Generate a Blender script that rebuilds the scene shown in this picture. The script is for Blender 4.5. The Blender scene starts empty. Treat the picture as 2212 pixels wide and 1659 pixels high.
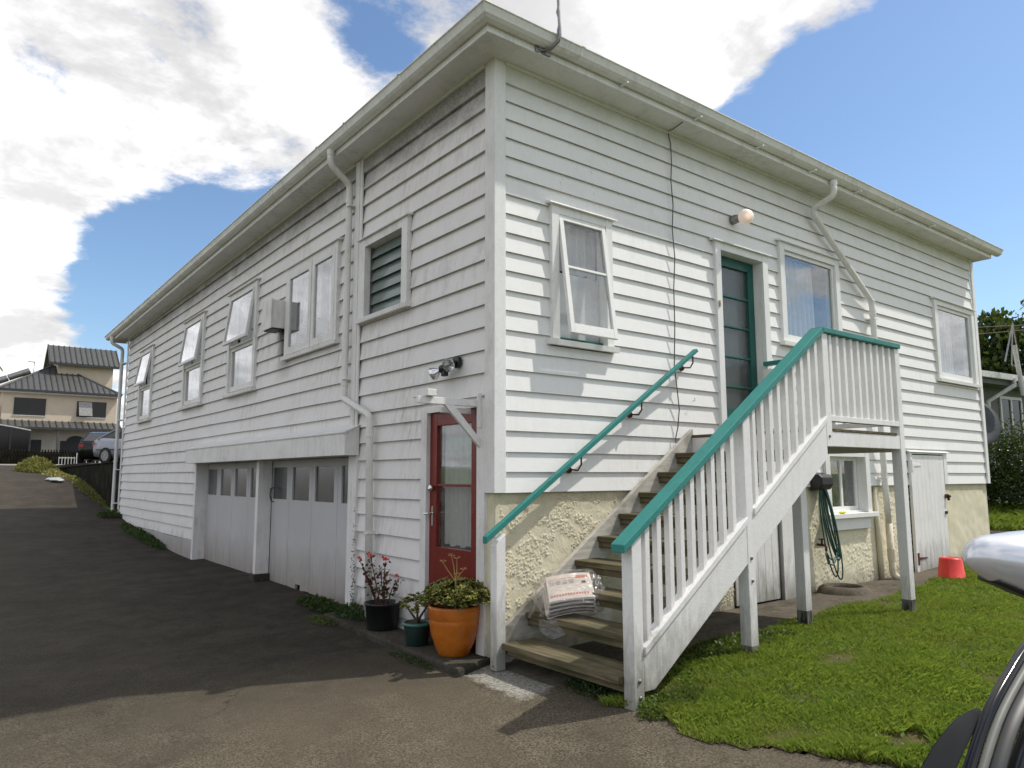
import bpy, bmesh, math, random
import numpy as np
from mathutils import Vector, Matrix, noise as mnoise
R = math.radians
random.seed(7); rng = np.random.default_rng(7)
sc = bpy.context.scene
col = sc.collection

# ------------------------------------------------------------------ camera
cam_d = bpy.data.cameras.new('camera'); cam = bpy.data.objects.new('camera', cam_d); col.objects.link(cam)
F = Vector((0.60732008, 0.78472101, 0.12399704)); RT = Vector((0.79097518, -0.61184498, -0.00199603)); UP = Vector((-0.07430063, -0.09929081, 0.99228058))
cam.matrix_world = Matrix(((RT.x, UP.x, -F.x, -3.44602), (RT.y, UP.y, -F.y, -4.67859), (RT.z, UP.z, -F.z, 0.13517), (0, 0, 0, 1)))
cam_d.sensor_width = 36; cam_d.lens = 2753.81 / 3840 * 36; cam_d.clip_start = 0.05; cam_d.clip_end = 2000
sc.camera = cam
sc.view_settings.view_transform = 'Standard'; sc.view_settings.look = 'None'
sc.view_settings.exposure = 0.95; sc.view_settings.gamma = 1.0; sc.view_settings.use_curve_mapping = False

# ------------------------------------------------------------------ sun and sky
SUN = Vector((0.60, -0.32, 1.0)).normalized()
EL = math.asin(SUN.z); AZ = math.atan2(SUN.x, SUN.y)
sl = bpy.data.lights.new('sun', 'SUN'); sl.energy = 2.0; sl.angle = R(0.9); sl.color = (1.0, 0.955, 0.89)
so = bpy.data.objects.new('sun', sl); col.objects.link(so); so.rotation_euler = SUN.to_track_quat('Z', 'Y').to_euler()

W = bpy.data.worlds.new('World'); sc.world = W; W.use_nodes = True
nt = W.node_tree; nt.nodes.clear()
def wn(t, **k):
    n = nt.nodes.new(t)
    for a, b in k.items(): setattr(n, a, b)
    return n
wl = nt.links.new
wo = wn('ShaderNodeOutputWorld'); bg = wn('ShaderNodeBackground'); bg.inputs['Strength'].default_value = 0.13
sky = wn('ShaderNodeTexSky', sky_type='NISHITA'); sky.sun_disc = False; sky.sun_elevation = EL; sky.sun_rotation = AZ
sky.air_density = 1.0; sky.dust_density = 0.6; sky.ozone_density = 2.0
tc = wn('ShaderNodeTexCoord'); DIRV = tc.outputs['Generated']
def wmath(op, a, b=None, c=None, clamp=False):
    n = wn('ShaderNodeMath', operation=op, use_clamp=clamp)
    for i, v in enumerate((a, b, c)):
        if v is None: continue
        if isinstance(v, (int, float)): n.inputs[i].default_value = v
        else: wl(v, n.inputs[i])
    return n.outputs[0]
def wmap(v, a, b, c, d, smooth=True):
    n = wn('ShaderNodeMapRange'); n.interpolation_type = 'SMOOTHSTEP' if smooth else 'LINEAR'
    wl(v, n.inputs['Value'])
    for i, x in zip((1, 2, 3, 4), (a, b, c, d)): n.inputs[i].default_value = x
    return n.outputs[0]
sep = wn('ShaderNodeSeparateXYZ'); wl(DIRV, sep.inputs[0])
zz = wmath('ADD', wmath('MAXIMUM', sep.outputs[2], 0.0), 0.22)
cmb = wn('ShaderNodeCombineXYZ'); wl(wmath('DIVIDE', sep.outputs[0], zz), cmb.inputs[0]); wl(wmath('DIVIDE', sep.outputs[1], zz), cmb.inputs[1])
def wnoise(vec, scale, detail, rough, off=0.0, dist=0.0):
    m = wn('ShaderNodeMapping'); m.inputs['Location'].default_value = (off, off * .7, off * .3); wl(vec, m.inputs['Vector'])
    n = wn('ShaderNodeTexNoise'); n.inputs['Scale'].default_value = scale; n.inputs['Detail'].default_value = detail
    n.inputs['Roughness'].default_value = rough; n.inputs['Distortion'].default_value = dist; wl(m.outputs[0], n.inputs['Vector'])
    return n.outputs['Fac']
n1 = wnoise(cmb.outputs[0], 1.9, 10, 0.62, 3.1, 0.25)
n2 = wnoise(cmb.outputs[0], 4.5, 7, 0.62, 9.3)
dens = wmath('ADD', wmath('MULTIPLY', wmath('ADD', wmath('MULTIPLY', n1, 0.68), wmath('MULTIPLY', n2, 0.32)), 2.5), -0.73)
def imdir(u, v):     # direction of a patch of sky as seen from the garden
    x = (u - 1106) / 1586.3; y = -(v - 829.5) / 1586.3
    return (F + RT * x + UP * y).normalized()
blobs = [(420, 150, .17, .14), (120, 60, .10, .10), (760, 230, .12, .18), (300, 400, .11, .12), (60, 380, .10, .10), (900, 20, .06, .10), (650, 60, .09, .16),
         (1350, 60, .13, .26), (1560, 120, .13, .26), (1700, 30, .12, .20), (1250, -60, .12, .2), (1900, -40, .11, .18), (1620, 190, .06, .14), (1990, 10, .06, .26), (2070, -15, .04, .24), (1860, 60, .05, .12),
         (30, 650, .08, .26), (110, 440, .07, .12), (200, 632, .040, .22), (40, 770, .09, .14), (190, 530, .03, .06),
         (-520, 380, .22, .4), (-700, 700, .3, .3),
         (790, 70, .07, -.26), (870, 100, .05, -.18), (735, 30, .05, -.14), (1430, 20, .028, -.26), (95, 165, .06, -.27), (165, 455, .05, -.24), (60, 590, .035, -.26), (250, 610, .04, -.2), (330, 620, .02, .2), (215, 225, .05, -.12), (380, 575, .10, -.46), (225, 500, .045, -.22), (150, 590, .04, -.16), (530, 500, .09, -.22), (270, 660, .07, -.30), (200, 700, .05, -.2),
         (2000, 330, .24, -.62), (1800, 520, .25, -.5), (2190, 140, .10, -.44), (2150, 600, .3, -.5), (1780, 250, .05, -.14), (2400, 350, .3, -.3)]
acc = None
for u, v, r, a in blobs:
    d = imdir(u, v)
    vd = wn('ShaderNodeVectorMath', operation='DISTANCE'); wl(DIRV, vd.inputs[0]); vd.inputs[1].default_value = d
    g = wmap(vd.outputs['Value'], 0.0, r * 1.5, a, 0.0)
    acc = g if acc is None else wmath('ADD', acc, g)
tot = wmath('ADD', dens, acc)
cmask = wmap(tot, 0.33, 0.56, 0.0, 1.0)
n3 = wnoise(cmb.outputs[0], 3.4, 8, 0.62, 5.7, .2)
shade = wmath('MULTIPLY', wmap(n3, 0.36, 0.62, 1.0, 0.56), wmap(tot, 0.4, 1.0, 0.85, 1.0))
cc = wn('ShaderNodeCombineColor'); wl(wmath('MULTIPLY', shade, 6.1), cc.inputs[0]); wl(wmath('MULTIPLY', shade, 6.05), cc.inputs[1]); wl(wmath('MULTIPLY', shade, 6.1), cc.inputs[2])
skm = wn('ShaderNodeMix', data_type='RGBA', blend_type='MULTIPLY'); skm.inputs[0].default_value = 1.0
wl(sky.outputs[0], skm.inputs[6]); skm.inputs[7].default_value = (.585, .635, .665, 1)
mx = wn('ShaderNodeMix', data_type='RGBA'); wl(cmask, mx.inputs[0]); wl(skm.outputs[2], mx.inputs[6]); wl(cc.outputs[0], mx.inputs[7])
wl(mx.outputs[2], bg.inputs['Color']); wl(bg.outputs[0], wo.inputs['Surface'])

# ------------------------------------------------------------------ material helper
class Mt:
    def __init__(s, name, base=(.5, .5, .5), rough=.6, spec=.5, metal=0.0):
        s.m = bpy.data.materials.new(name); s.m.use_nodes = True; s.t = s.m.node_tree
        s.b = s.t.nodes['Principled BSDF']; s.out = s.t.nodes['Material Output']
        s.b.inputs['Base Color'].default_value = (*base, 1); s.b.inputs['Roughness'].default_value = rough
        s.b.inputs['Specular IOR Level'].default_value = spec; s.b.inputs['Metallic'].default_value = metal
        s._p = None
    def n(s, t, **k):
        x = s.t.nodes.new(t)
        for a, b in k.items(): setattr(x, a, b)
        return x
    def l(s, a, b): s.t.links.new(a, b)
    @property
    def pos(s):
        if s._p is None: s._p = s.n('ShaderNodeNewGeometry').outputs['Position']
        return s._p
    def geo(s, k): return s.n('ShaderNodeNewGeometry').outputs[k]
    def obj(s): return s.n('ShaderNodeTexCoord').outputs['Object']
    def sc(s, v, x, y, z, loc=(0, 0, 0)):
        m = s.n('ShaderNodeMapping'); m.inputs['Scale'].default_value = (x, y, z); m.inputs['Location'].default_value = loc; s.l(v, m.inputs[0]); return m.outputs[0]
    def noise(s, v, scale, detail=4, rough=.55, dist=0.0):
        x = s.n('ShaderNodeTexNoise'); x.inputs['Scale'].default_value = scale; x.inputs['Detail'].default_value = detail
        x.inputs['Roughness'].default_value = rough; x.inputs['Distortion'].default_value = dist; s.l(v, x.inputs['Vector']); return x.outputs['Fac']
    def voro(s, v, scale, out='Distance'):
        x = s.n('ShaderNodeTexVoronoi'); x.inputs['Scale'].default_value = scale; s.l(v, x.inputs['Vector']); return x.outputs[out]
    def math(s, op, a, b=0.0, clamp=False):
        x = s.n('ShaderNodeMath', operation=op, use_clamp=clamp)
        for i, v in enumerate((a, b)):
            if isinstance(v, (int, float)): x.inputs[i].default_value = v
            else: s.l(v, x.inputs[i])
        return x.outputs[0]
    def mr(s, v, a, b, c, d):
        x = s.n('ShaderNodeMapRange'); s.l(v, x.inputs[0])
        for i, k in zip((1, 2, 3, 4), (a, b, c, d)): x.inputs[i].default_value = k
        return x.outputs[0]
    def mix(s, f, a, b, mode='MIX'):
        x = s.n('ShaderNodeMix', data_type='RGBA', blend_type=mode)
        if isinstance(f, (int, float)): x.inputs[0].default_value = f
        else: s.l(f, x.inputs[0])
        for i, v in ((6, a), (7, b)):
            if isinstance(v, tuple): x.inputs[i].default_value = (*v, 1)
            else: s.l(v, x.inputs[i])
        return x.outputs[2]
    def xyz(s, v):
        x = s.n('ShaderNodeSeparateXYZ'); s.l(v, x.inputs[0]); return x.outputs
    def color(s, c): s.l(c, s.b.inputs['Base Color'])
    def roughn(s, c): s.l(c, s.b.inputs['Roughness'])
    def bump(s, h, st=.3, d=.01):
        x = s.n('ShaderNodeBump'); x.inputs['Strength'].default_value = st; x.inputs['Distance'].default_value = d; s.l(h, x.inputs['Height']); s.l(x.outputs[0], s.b.inputs['Normal'])

def paint(name, col_, dirt=(.42, .38, .32), amt=.35, rough=.55, gscale=1.0, bs=.25, chips=None, mould=False, ct=.715):
    m = Mt(name, col_, rough, .35)
    p = m.pos
    f1 = m.noise(p, 3.0 * gscale, 6, .62)
    st = m.noise(m.sc(p, 9, 9, 1.3), 2.2 * gscale, 5, .65)
    f2 = m.math('MULTIPLY', m.mr(f1, .42, .78, 0, 1), m.mr(st, .38, .75, 0, 1))
    c = m.mix(m.math('MULTIPLY', f2, amt * 1.6, True), col_, dirt)
    fine = m.mr(m.noise(p, 38 * gscale, 4, .6), .3, .7, .95, 1.03)
    cb = m.n('ShaderNodeCombineColor')
    for i in range(3): m.l(fine, cb.inputs[i])
    c = m.mix(1.0, c, cb.outputs[0], 'MULTIPLY')
    if chips:
        f = m.mr(m.noise(p, 26, 5, .7), ct, ct + .025, 0, 1)
        c = m.mix(f, c, chips)
    if mould:
        zz_ = m.math('ADD', m.xyz(p)[2], m.math('MULTIPLY', m.math('ADD', m.noise(m.sc(p, 9, 9, 2.5), 1.2, 6, .75), -.5), 1.0))
        c = m.mix(m.mr(zz_, -1.22, -.72, .75, 0), c, (.14, .14, .10))
    m.color(c)
    m.roughn(m.mr(f1, .3, .7, rough - .08, rough + .12))
    m.bump(m.math('ADD', m.noise(m.sc(p, 6, 6, 60), 3, 3, .5), m.noise(p, 55, 3, .5)), bs, .003)
    return m.m

def board_paint(name, along, mild_z0, mild_z1, mild_col, mild_amt, base=(.79, .785, .765), streak=.5):
    """painted weatherboard: chalking, grain along the board, rain streaks, mildew colonies growing in the sheltered top boards"""
    m = Mt(name, base, .6, .3); p = m.pos
    g = m.sc(p, 1.2, 1.2, 22) 
    grain = m.noise(g, 4, 5, .6)
    big = m.noise(p, 1.1, 5, .6); mid = m.noise(p, 5, 6, .65)
    st = m.noise(m.sc(p, 14, 14, 1.6), 1.5, 5, .7)
    f = m.math('MULTIPLY', m.mr(st, .45, .72, 0, 1), m.mr(big, .42, .68, 0, 1))
    c = m.mix(m.math('MULTIPLY', f, streak, True), base, (.40, .37, .34))
    c = m.mix(m.math('MULTIPLY', m.mr(mid, .5, .75, 0, 1), .16), c, (.55, .52, .45))
    sm = m.math('MULTIPLY', m.mr(m.noise(m.sc(p, 30, 30, 7), 1.3, 4, .75), .6, .72, 0, 1), m.mr(m.noise(p, .9, 3, .5), .53, .66, 0, 1))
    c = m.mix(m.math('MULTIPLY', sm, .6), c, (.25, .23, .21))
    c = m.mix(m.mr(m.noise(m.sc(p, 1.6, 1.6, 60), 2.2, 6, .72), .63, .70, 0, .42), c, (.40, .37, .32))
    c = m.mix(m.mr(m.noise(p, 34, 4, .75), .70, .74, 0, .6), c, (.33, .29, .24))
    z = m.xyz(p)[2]
    ed = m.math('ADD', z, m.math('MULTIPLY', m.noise(m.sc(p, 1, 1, 1.3), 2.2, 6, .7), .75))
    k = m.mr(ed, mild_z0 + .37, mild_z1 + .37, 0, 1)
    sp = m.mr(m.noise(p, 45, 4, .7), .3, .7, .55, 1)
    c = m.mix(m.math('MULTIPLY', m.math('MULTIPLY', k, sp), mild_amt, True), c, mild_col)
    if along == 'y':      # soot blown from the vent box
        x_, y_, z_ = m.xyz(p); a_ = m.math('ADD', m.mr(m.math('ABSOLUTE', m.math('ADD', y_, -4.66)), .34, .05, 0, 1), m.math('ADD', m.noise(m.sc(p, 4, 4, 1.5), 1.5, 5, .7), -.5)); b_ = m.math('MULTIPLY', m.mr(z_, 1.35, 1.95, 0, 1), m.mr(z_, 2.04, 2.10, 1, 0))
        c = m.mix(m.math('MULTIPLY', m.math('MULTIPLY', a_, b_, True), 1.5, True), c, (.07, .065, .06))
    # splashed soil and moss on the lowest boards
    lo = m.mr(m.math('ADD', z, m.math('MULTIPLY', m.noise(m.sc(p, 2, 2, .6), 3, 6, .75), .8)), -.72, -.42, .75, 0)
    c = m.mix(m.math('MULTIPLY', lo, m.mr(mid, .35, .65, .1, 1)), c, (.16, .14, .11))
    m.color(c); m.roughn(m.mr(mid, .3, .7, .5, .72))
    m.bump(m.math('ADD', grain, m.math('MULTIPLY', m.noise(p, 70, 3, .6), .6)), .22, .004)
    return m.m

def glass_mat(name, tint=(.93, .95, .94), lo=.10, rough=.02, wav=0.0, dmix=None, dcol=(.5, .5, .48)):
    m = Mt(name); t = m.t; t.nodes.remove(m.b)
    g = m.n('ShaderNodeBsdfGlossy'); g.inputs['Roughness'].default_value = rough; g.inputs['Color'].default_value = (.95, .96, 1, 1)
    tr = m.n('ShaderNodeBsdfTransparent'); tr.inputs['Color'].default_value = (*tint, 1)
    lw = m.n('ShaderNodeLayerWeight'); lw.inputs['Blend'].default_value = .22
    lw.inputs['Blend'].default_value = .5; fac = m.mr(m.math('POWER', lw.outputs['Facing'], 3.6), 0, 1, lo, 1.0)
    b = m.n('ShaderNodeBump'); b.inputs['Strength'].default_value = wav or .03; b.inputs['Distance'].default_value = .01
    m.l(m.noise(m.pos, 5 if not wav else 60, 2, .5), b.inputs['Height']); m.l(b.outputs[0], g.inputs['Normal'])
    dm = m.n('ShaderNodeBsdfDiffuse'); dm.inputs['Color'].default_value = (*dcol, 1)
    mx_ = m.n('ShaderNodeMixShader'); m.l(fac, mx_.inputs[0]); m.l(tr.outputs[0], mx_.inputs[1]); m.l(g.outputs[0], mx_.inputs[2])
    m2 = m.n('ShaderNodeMixShader'); m.l(m.mr(m.noise(m.pos, 6, 5, .7), .35, .8, .0 if dmix is None else dmix - .08, (.16 if not wav else .4) if dmix is None else dmix + .08), m2.inputs[0]); m.l(mx_.outputs[0], m2.inputs[1]); m.l(dm.outputs[0], m2.inputs[2])
    m.l(m2.outputs[0], m.out.inputs['Surface']); return m.m

MAT = {}
MAT['board_f'] = board_paint('weathered white board paint front', 'x', 3.25, 3.8, (.26, .28, .18), .6, (.80, .80, .775), .22)
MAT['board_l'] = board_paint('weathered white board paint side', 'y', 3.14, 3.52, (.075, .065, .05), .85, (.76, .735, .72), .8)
MAT['lap'] = paint('grimy bare board edge with painted lap shade', (.50, .46, .43), (.15, .13, .11), .7, .8)  # shade under the laps painted into the edge colour, along with grime
MAT['trim'] = paint('white trim paint', (.79, .79, .765), (.42, .40, .33), .3, .5)
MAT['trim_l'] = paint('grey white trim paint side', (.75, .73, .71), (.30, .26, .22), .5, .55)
MAT['soffit'] = paint('soffit paint with mildew', (.78, .78, .75), (.30, .30, .22), .55, .6, .7)
MAT['gutter'] = paint('off white gutter paint', (.80, .80, .765), (.26, .25, .21), .5, .4)
MAT['pipe'] = paint('cream white downpipe plastic', (.74, .73, .69), (.38, .34, .28), .45, .38)
MAT['pipe_rust'] = paint('old cream pipe with rust', (.68, .63, .47), (.22, .07, .03), .9, .6, 2)
MAT['rail_white'] = paint('white railing paint', (.80, .79, .77), (.40, .36, .28), .35, .5, 1, .3, (.33, .28, .2), True)
MAT['post_dirty'] = paint('white post paint with mould', (.20, .20, .165), (.03, .03, .022), 2.6, .8)
MAT['teal'] = paint('teal rail paint', (.035, .225, .20), (.03, .13, .115), .8, .5, 1.5, .5, (.07, .085, .07), False, .675)
MAT['door_green'] = paint('dark teal door paint', (.012, .10, .085), (.01, .05, .04), .3, .35)
MAT['door_red'] = paint('oxide red door paint', (.165, .015, .009), (.09, .010, .007), .4, .32, 1, .15)
MAT['glass'] = glass_mat('window glass', (.95, .96, .95), .05)
MAT['glass_dark'] = glass_mat('dim garage glass', (.3, .3, .3), .05, .25)
MAT['glass_door'] = glass_mat('obscure door glass', (.6, .64, .6), .07, .12, .35, .35, (.16, .175, .165))
MAT['louvre'] = glass_mat('greenish louvre glass', (.30, .42, .40), .06, .15, 0, .62, (.27, .32, .30))
def curtain():
    m = Mt('net curtain cloth', (.80, .81, .82), .9, .1)
    ti = m.n('ShaderNodeBsdfTranslucent'); ti.inputs['Color'].default_value = (.6, .62, .65, 1)
    tr = m.n('ShaderNodeBsdfTransparent')
    a = m.n('ShaderNodeMixShader'); a.inputs[0].default_value = .35; m.l(m.b.outputs[0], a.inputs[1]); m.l(ti.outputs[0], a.inputs[2])
    b = m.n('ShaderNodeMixShader'); b.inputs[0].default_value = .12; m.l(a.outputs[0], b.inputs[1]); m.l(tr.outputs[0], b.inputs[2])
    m.l(b.outputs[0], m.out.inputs['Surface']); return m.m
MAT['curtain'] = curtain()
MAT['room'] = Mt('dark room lining', (.03, .03, .032), .9).m
MAT['bulb'] = None
def timber(name, a, b_, sc_=(1, 14, 14)):
    m = Mt(name, a, .8, .2); p = m.obj()
    g = m.noise(m.sc(p, *sc_), 2.2, 7, .65, .4); l = m.noise(p, 2.4, 4, .6)
    c = m.mix(m.mr(g, .33, .68, 0, 1), a, b_)
    c = m.mix(m.mr(l, .45, .7, 0, .7), c, (.045, .05, .02))
    m.color(c); m.bump(g, .6, .006); return m.m
MAT['tread'] = timber('weathered mossy tread timber', (.065, .054, .027), (.20, .168, .105), (14, 1, 14))
MAT['tread_wall'] = timber('worn stringer timber', (.42, .39, .33), (.62, .60, .54), (1.5, 10, 10))
MAT['fence_dark'] = timber('black stained timber', (.007, .006, .006), (.020, .018, .016), (10, 10, 1))
def stucco():
    m = Mt('cream roughcast plaster', (.57, .52, .35), .85, .2); p = m.pos
    c = m.mix(m.mr(m.noise(p, 2.0, 6, .65), .35, .7, 0, 1), (.72, .67, .50), (.61, .56, .39))
    c = m.mix(m.mr(m.noise(p, 60, 4, .6), .35, .7, 0, .35), c, (.77, .73, .59))
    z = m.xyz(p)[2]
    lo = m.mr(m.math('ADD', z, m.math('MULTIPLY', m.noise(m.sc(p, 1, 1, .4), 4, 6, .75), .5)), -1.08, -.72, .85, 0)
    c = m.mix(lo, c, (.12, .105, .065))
    hi = m.mr(m.math('ADD', z, m.math('MULTIPLY', m.noise(p, 5, 5, .7), .3)), -.02, .16, 0, .5)
    c = m.mix(hi, c, (.30, .27, .14))
    m.color(c); m.bump(m.noise(p, 90, 4, .65), .35, .004); return m.m
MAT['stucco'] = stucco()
def asphalt():
    m = Mt('old brown asphalt', (.09, .08, .07), .9, .25); p = m.pos
    sp = m.noise(p, 75, 3, .75); sp2 = m.noise(p, 190, 2, .7); big = m.noise(p, .55, 6, .6); mid = m.noise(p, 2.2, 7, .68, .3)
    vor = m.voro(p, 60)
    c = m.mix(m.mr(sp, .40, .62, 0, 1), (.026, .0195, .0115), (.165, .138, .092))
    c = m.mix(m.mr(sp2, .52, .72, 0, .75), c, (.22, .20, .155))
    c = m.mix(m.mr(mid, .4, .66, 0, .7), c, (.042, .033, .021))
    c = m.mix(m.mr(big, .42, .62, .0, .55), c, (.115, .095, .064))
    c = m.mix(m.mr(m.noise(p, 7, 6, .75), .64, .72, 0, .45), c, (.05, .065, .02))
    # house shade deepened in the colour, with dark damp growth, beside the house
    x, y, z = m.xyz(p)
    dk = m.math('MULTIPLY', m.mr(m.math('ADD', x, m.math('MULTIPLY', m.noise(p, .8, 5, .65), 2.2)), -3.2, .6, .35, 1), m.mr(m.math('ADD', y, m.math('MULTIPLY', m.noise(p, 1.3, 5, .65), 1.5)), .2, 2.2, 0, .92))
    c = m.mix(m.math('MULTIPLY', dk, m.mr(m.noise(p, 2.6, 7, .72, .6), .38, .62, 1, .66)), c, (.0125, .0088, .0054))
    sc1 = m.math('MULTIPLY', m.mr(m.noise(m.sc(p, 2.2, .9, 1), 1.6, 6, .7, .8), .58, .70, 0, 1), m.mr(m.noise(p, 24, 5, .7), .42, .62, 0, .55))
    c = m.mix(sc1, c, (.085, .078, .058))
    mo = m.math('MULTIPLY', m.mr(m.noise(m.sc(p, 1, 1, 1, (5, 2, 0)), 1.1, 6, .7), .60, .70, 0, 1), m.mr(m.noise(p, 18, 5, .7), .48, .62, 0, .6)); c = m.mix(mo, c, (.035, .045, .012))
    vw = m.n('ShaderNodeTexVoronoi'); vw.feature = 'DISTANCE_TO_EDGE'; vw.inputs['Scale'].default_value = .55
    wv = m.n('ShaderNodeVectorMath', operation='ADD'); m.l(p, wv.inputs[0]); nv = m.n('ShaderNodeTexNoise'); nv.inputs['Scale'].default_value = 2.2; nv.inputs['Detail'].default_value = 5; m.l(p, nv.inputs['Vector']); m.l(nv.outputs['Color'], wv.inputs[1]); m.l(wv.outputs[0], vw.inputs['Vector'])
    c = m.mix(m.math('MULTIPLY', m.mr(vw.outputs['Distance'], .0, .006, 1, 0), m.mr(big, .42, .6, 0, .8)), c, (.018, .014, .010))
    gr_ = m.voro(p, 38); c = m.mix(m.math('MULTIPLY', m.mr(gr_, .16, .10, 0, 1), m.mr(m.noise(p, 3.3, 4, .7), .45, .65, .05, .7)), c, (.27, .25, .20))
    # worn pale cement smeared in front of the stairs
    wb = m.noise(p, 9, 6, .75); wb2 = m.noise(m.sc(p, 1, 1, 1, (3, 7, 0)), 9, 6, .75)
    qx = m.math('DIVIDE', m.math('ABSOLUTE', m.math('ADD', m.math('ADD', x, .045), m.math('MULTIPLY', m.math('ADD', wb, -.5), .30))), .27)
    qy = m.math('DIVIDE', m.math('ABSOLUTE', m.math('ADD', m.math('ADD', y, .30), m.math('MULTIPLY', m.math('ADD', wb2, -.5), .34))), .43)
    pm = m.mr(m.math('MAXIMUM', qx, qy), 1.06, .86, 0, 1); c = m.mix(m.math('MULTIPLY', pm, m.mr(m.noise(p, 48, 5, .75), .36, .58, .05, .95)), c, (.33, .32, .28))
    pe = m.math('MULTIPLY', m.mr(m.math('ABSOLUTE', m.math('ADD', m.math('ADD', x, -.20), m.math('MULTIPLY', wb, -.35))), .30, .05, 0, 1), m.mr(m.math('ABSOLUTE', m.math('ADD', y, 1.95)), .55, .2, 0, 1))
    c = m.mix(m.math('MULTIPLY', pe, m.mr(m.noise(p, 40, 5, .75), .45, .6, 0, .8)), c, (.30, .27, .20))
    m.color(c); m.bump(m.math('ADD', m.math('MULTIPLY', sp, .8), m.math('ADD', m.math('MULTIPLY', vor, .5), mid)), .55, .012)
    return m.m
MAT['asphalt'] = asphalt()
def ground_mix(name, a, b_, c_, bs=.5, s=1.0):
    m = Mt(name, a, .92, .15); p = m.pos
    c = m.mix(m.mr(m.noise(p, 2.5 * s, 6, .65), .4, .62, 0, 1), a, b_)
    c = m.mix(m.mr(m.noise(p, 22 * s, 4, .7), .45, .7, 0, .8), c, c_)
    m.color(c); m.bump(m.noise(p, 40 * s, 5, .7), bs, .012); return m.m
MAT['soil'] = ground_mix('lawn soil and thatch', (.060, .062, .018), (.085, .082, .026), (.15, .11, .055))
MAT['turf_far'] = ground_mix('distant turf', (.07, .11, .02), (.10, .14, .03), (.12, .12, .05))
MAT['concrete'] = ground_mix('stained path concrete', (.115, .098, .072), (.06, .05, .036), (.15, .135, .105), .35)
MAT['concrete_dark'] = ground_mix('mossy dark concrete', (.06, .054, .042), (.03, .028, .02), (.085, .08, .06), .5)
MAT['concrete_pale'] = ground_mix('pale worn cement', (.35, .34, .31), (.16, .15, .13), (.46, .45, .43), .8, 3)
def leafm(name, a, b_, rough=.45, tr=.25):
    m = Mt(name, a, rough, .25); r = m.geo('Random Per Island')
    c = m.mix(r, a, b_)
    if name.startswith('grass'): c = m.mix(m.mr(m.noise(m.pos, 1.4, 5, .7), .48, .70, 0, .6), c, (.20, .20, .035)); c = m.mix(m.mr(m.noise(m.sc(m.pos, 1, 1, 1, (9, 4, 0)), 2.3, 4, .7), .50, .68, 0, .55), c, (.05, .15, .012))
    m.color(c)
    ts = m.n('ShaderNodeBsdfTranslucent'); m.l(m.mix(.5, c, (.3, .4, .05)), ts.inputs[0])
    ms = m.n('ShaderNodeMixShader'); ms.inputs[0].default_value = tr; m.l(m.b.outputs[0], ms.inputs[1]); m.l(ts.outputs[0], ms.inputs[2]); m.l(ms.outputs[0], m.out.inputs['Surface'])
    return m.m
MAT['grass'] = leafm('grass blades', (.110, .190, .018), (.29, .36, .058), .55, .42)
MAT['grass_dry'] = leafm('dry grass blades', (.20, .17, .05), (.30, .25, .10), .6, .2)
MAT['jade'] = leafm('succulent leaves', (.13, .145, .028), (.28, .27, .065), .28, .12)
MAT['jade_red'] = leafm('reddened leaf rosettes', (.20, .16, .05), (.24, .10, .05), .35, .1)
MAT['weed'] = leafm('green weed leaves', (.04, .075, .012), (.10, .13, .03), .5, .25)
MAT['clover'] = leafm('pale clover leaves', (.09, .15, .05), (.17, .23, .09), .6, .25)
MAT['weed_dry'] = leafm('yellowing weed leaves', (.09, .10, .02), (.22, .19, .06), .6, .25)
MAT['weed_dark'] = leafm('dark weed leaves', (.018, .04, .012), (.04, .07, .02), .5, .2)
MAT['rust_leaf'] = leafm('maroon leaves', (.055, .010, .012), (.11, .025, .025), .45, .15)
MAT['petal'] = leafm('red petals', (.75, .03, .05), (.85, .10, .10), .5, .3)
MAT['hedge_leaf'] = leafm('dark hedge leaves', (.015, .035, .008), (.05, .085, .02), .4, .15)
MAT['tree_leaf'] = leafm('dark tree leaves', (.012, .030, .008), (.055, .085, .018), .45, .2)
for _n in MAT['fence_dark'].node_tree.nodes:
    if _n.type == 'BSDF_PRINCIPLED': _n.inputs['Roughness'].default_value = .95; _n.inputs['Specular IOR Level'].default_value = .04
MAT['bark'] = timber('bark', (.06, .05, .04), (.12, .10, .08), (8, 8, 2))
MAT['dry_stem'] = Mt('dry yellow stem', (.42, .30, .10), .7).m
MAT['stem'] = Mt('brown green stem', (.10, .10, .04), .7).m
def simple(key, name, c, rough=.5, metal=0, spec=.5, var=.12, s=12):
    m = Mt(name, c, rough, spec, metal)
    m.color(m.mix(m.mr(m.noise(m.pos, s, 5, .65), .35, .7, 0, 1), c, tuple(x * (1 - var * 2) for x in c))); MAT[key] = m.m
simple('black_plastic', 'black pot plastic', (.010, .011, .011), .45)
simple('green_plastic', 'dark green pot plastic', (.012, .035, .030), .4)
simple('green_rim', 'pale green rim plastic', (.045, .16, .12), .4)
def glaze():
    m = Mt('orange glazed terracotta', (.50, .15, .018), .22, .5); p = m.pos
    c = m.mix(m.mr(m.noise(p, 6, 5, .65), .3, .7, 0, 1), (.56, .17, .018), (.36, .09, .008))
    c = m.mix(m.mr(m.noise(m.sc(p, 30, 30, 8), 1, 4, .7), .66, .72, 0, .6), c, (.12, .06, .02))
    m.color(c); m.roughn(m.mr(m.noise(p, 9, 4, .6), .3, .7, .16, .4)); m.bump(m.noise(p, 30, 3, .5), .15, .004); MAT['glaze'] = m.m
glaze()
simple('red_plastic', 'red bucket plastic', (.72, .035, .022), .4, var=.1)
simple('potting', 'potting soil', (.05, .035, .02), .95, s=60)
simple('chrome', 'chrome', (.75, .75, .76), .15, 1.0, var=.1)
simple('brass', 'aged brass', (.45, .36, .20), .4, 1.0)
simple('galv', 'galvanised steel', (.33, .32, .31), .45, .9, var=.2)
simple('trim_dull', 'dull grey rubber and metal trim', (.15, .15, .135), .55, .1)
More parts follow.
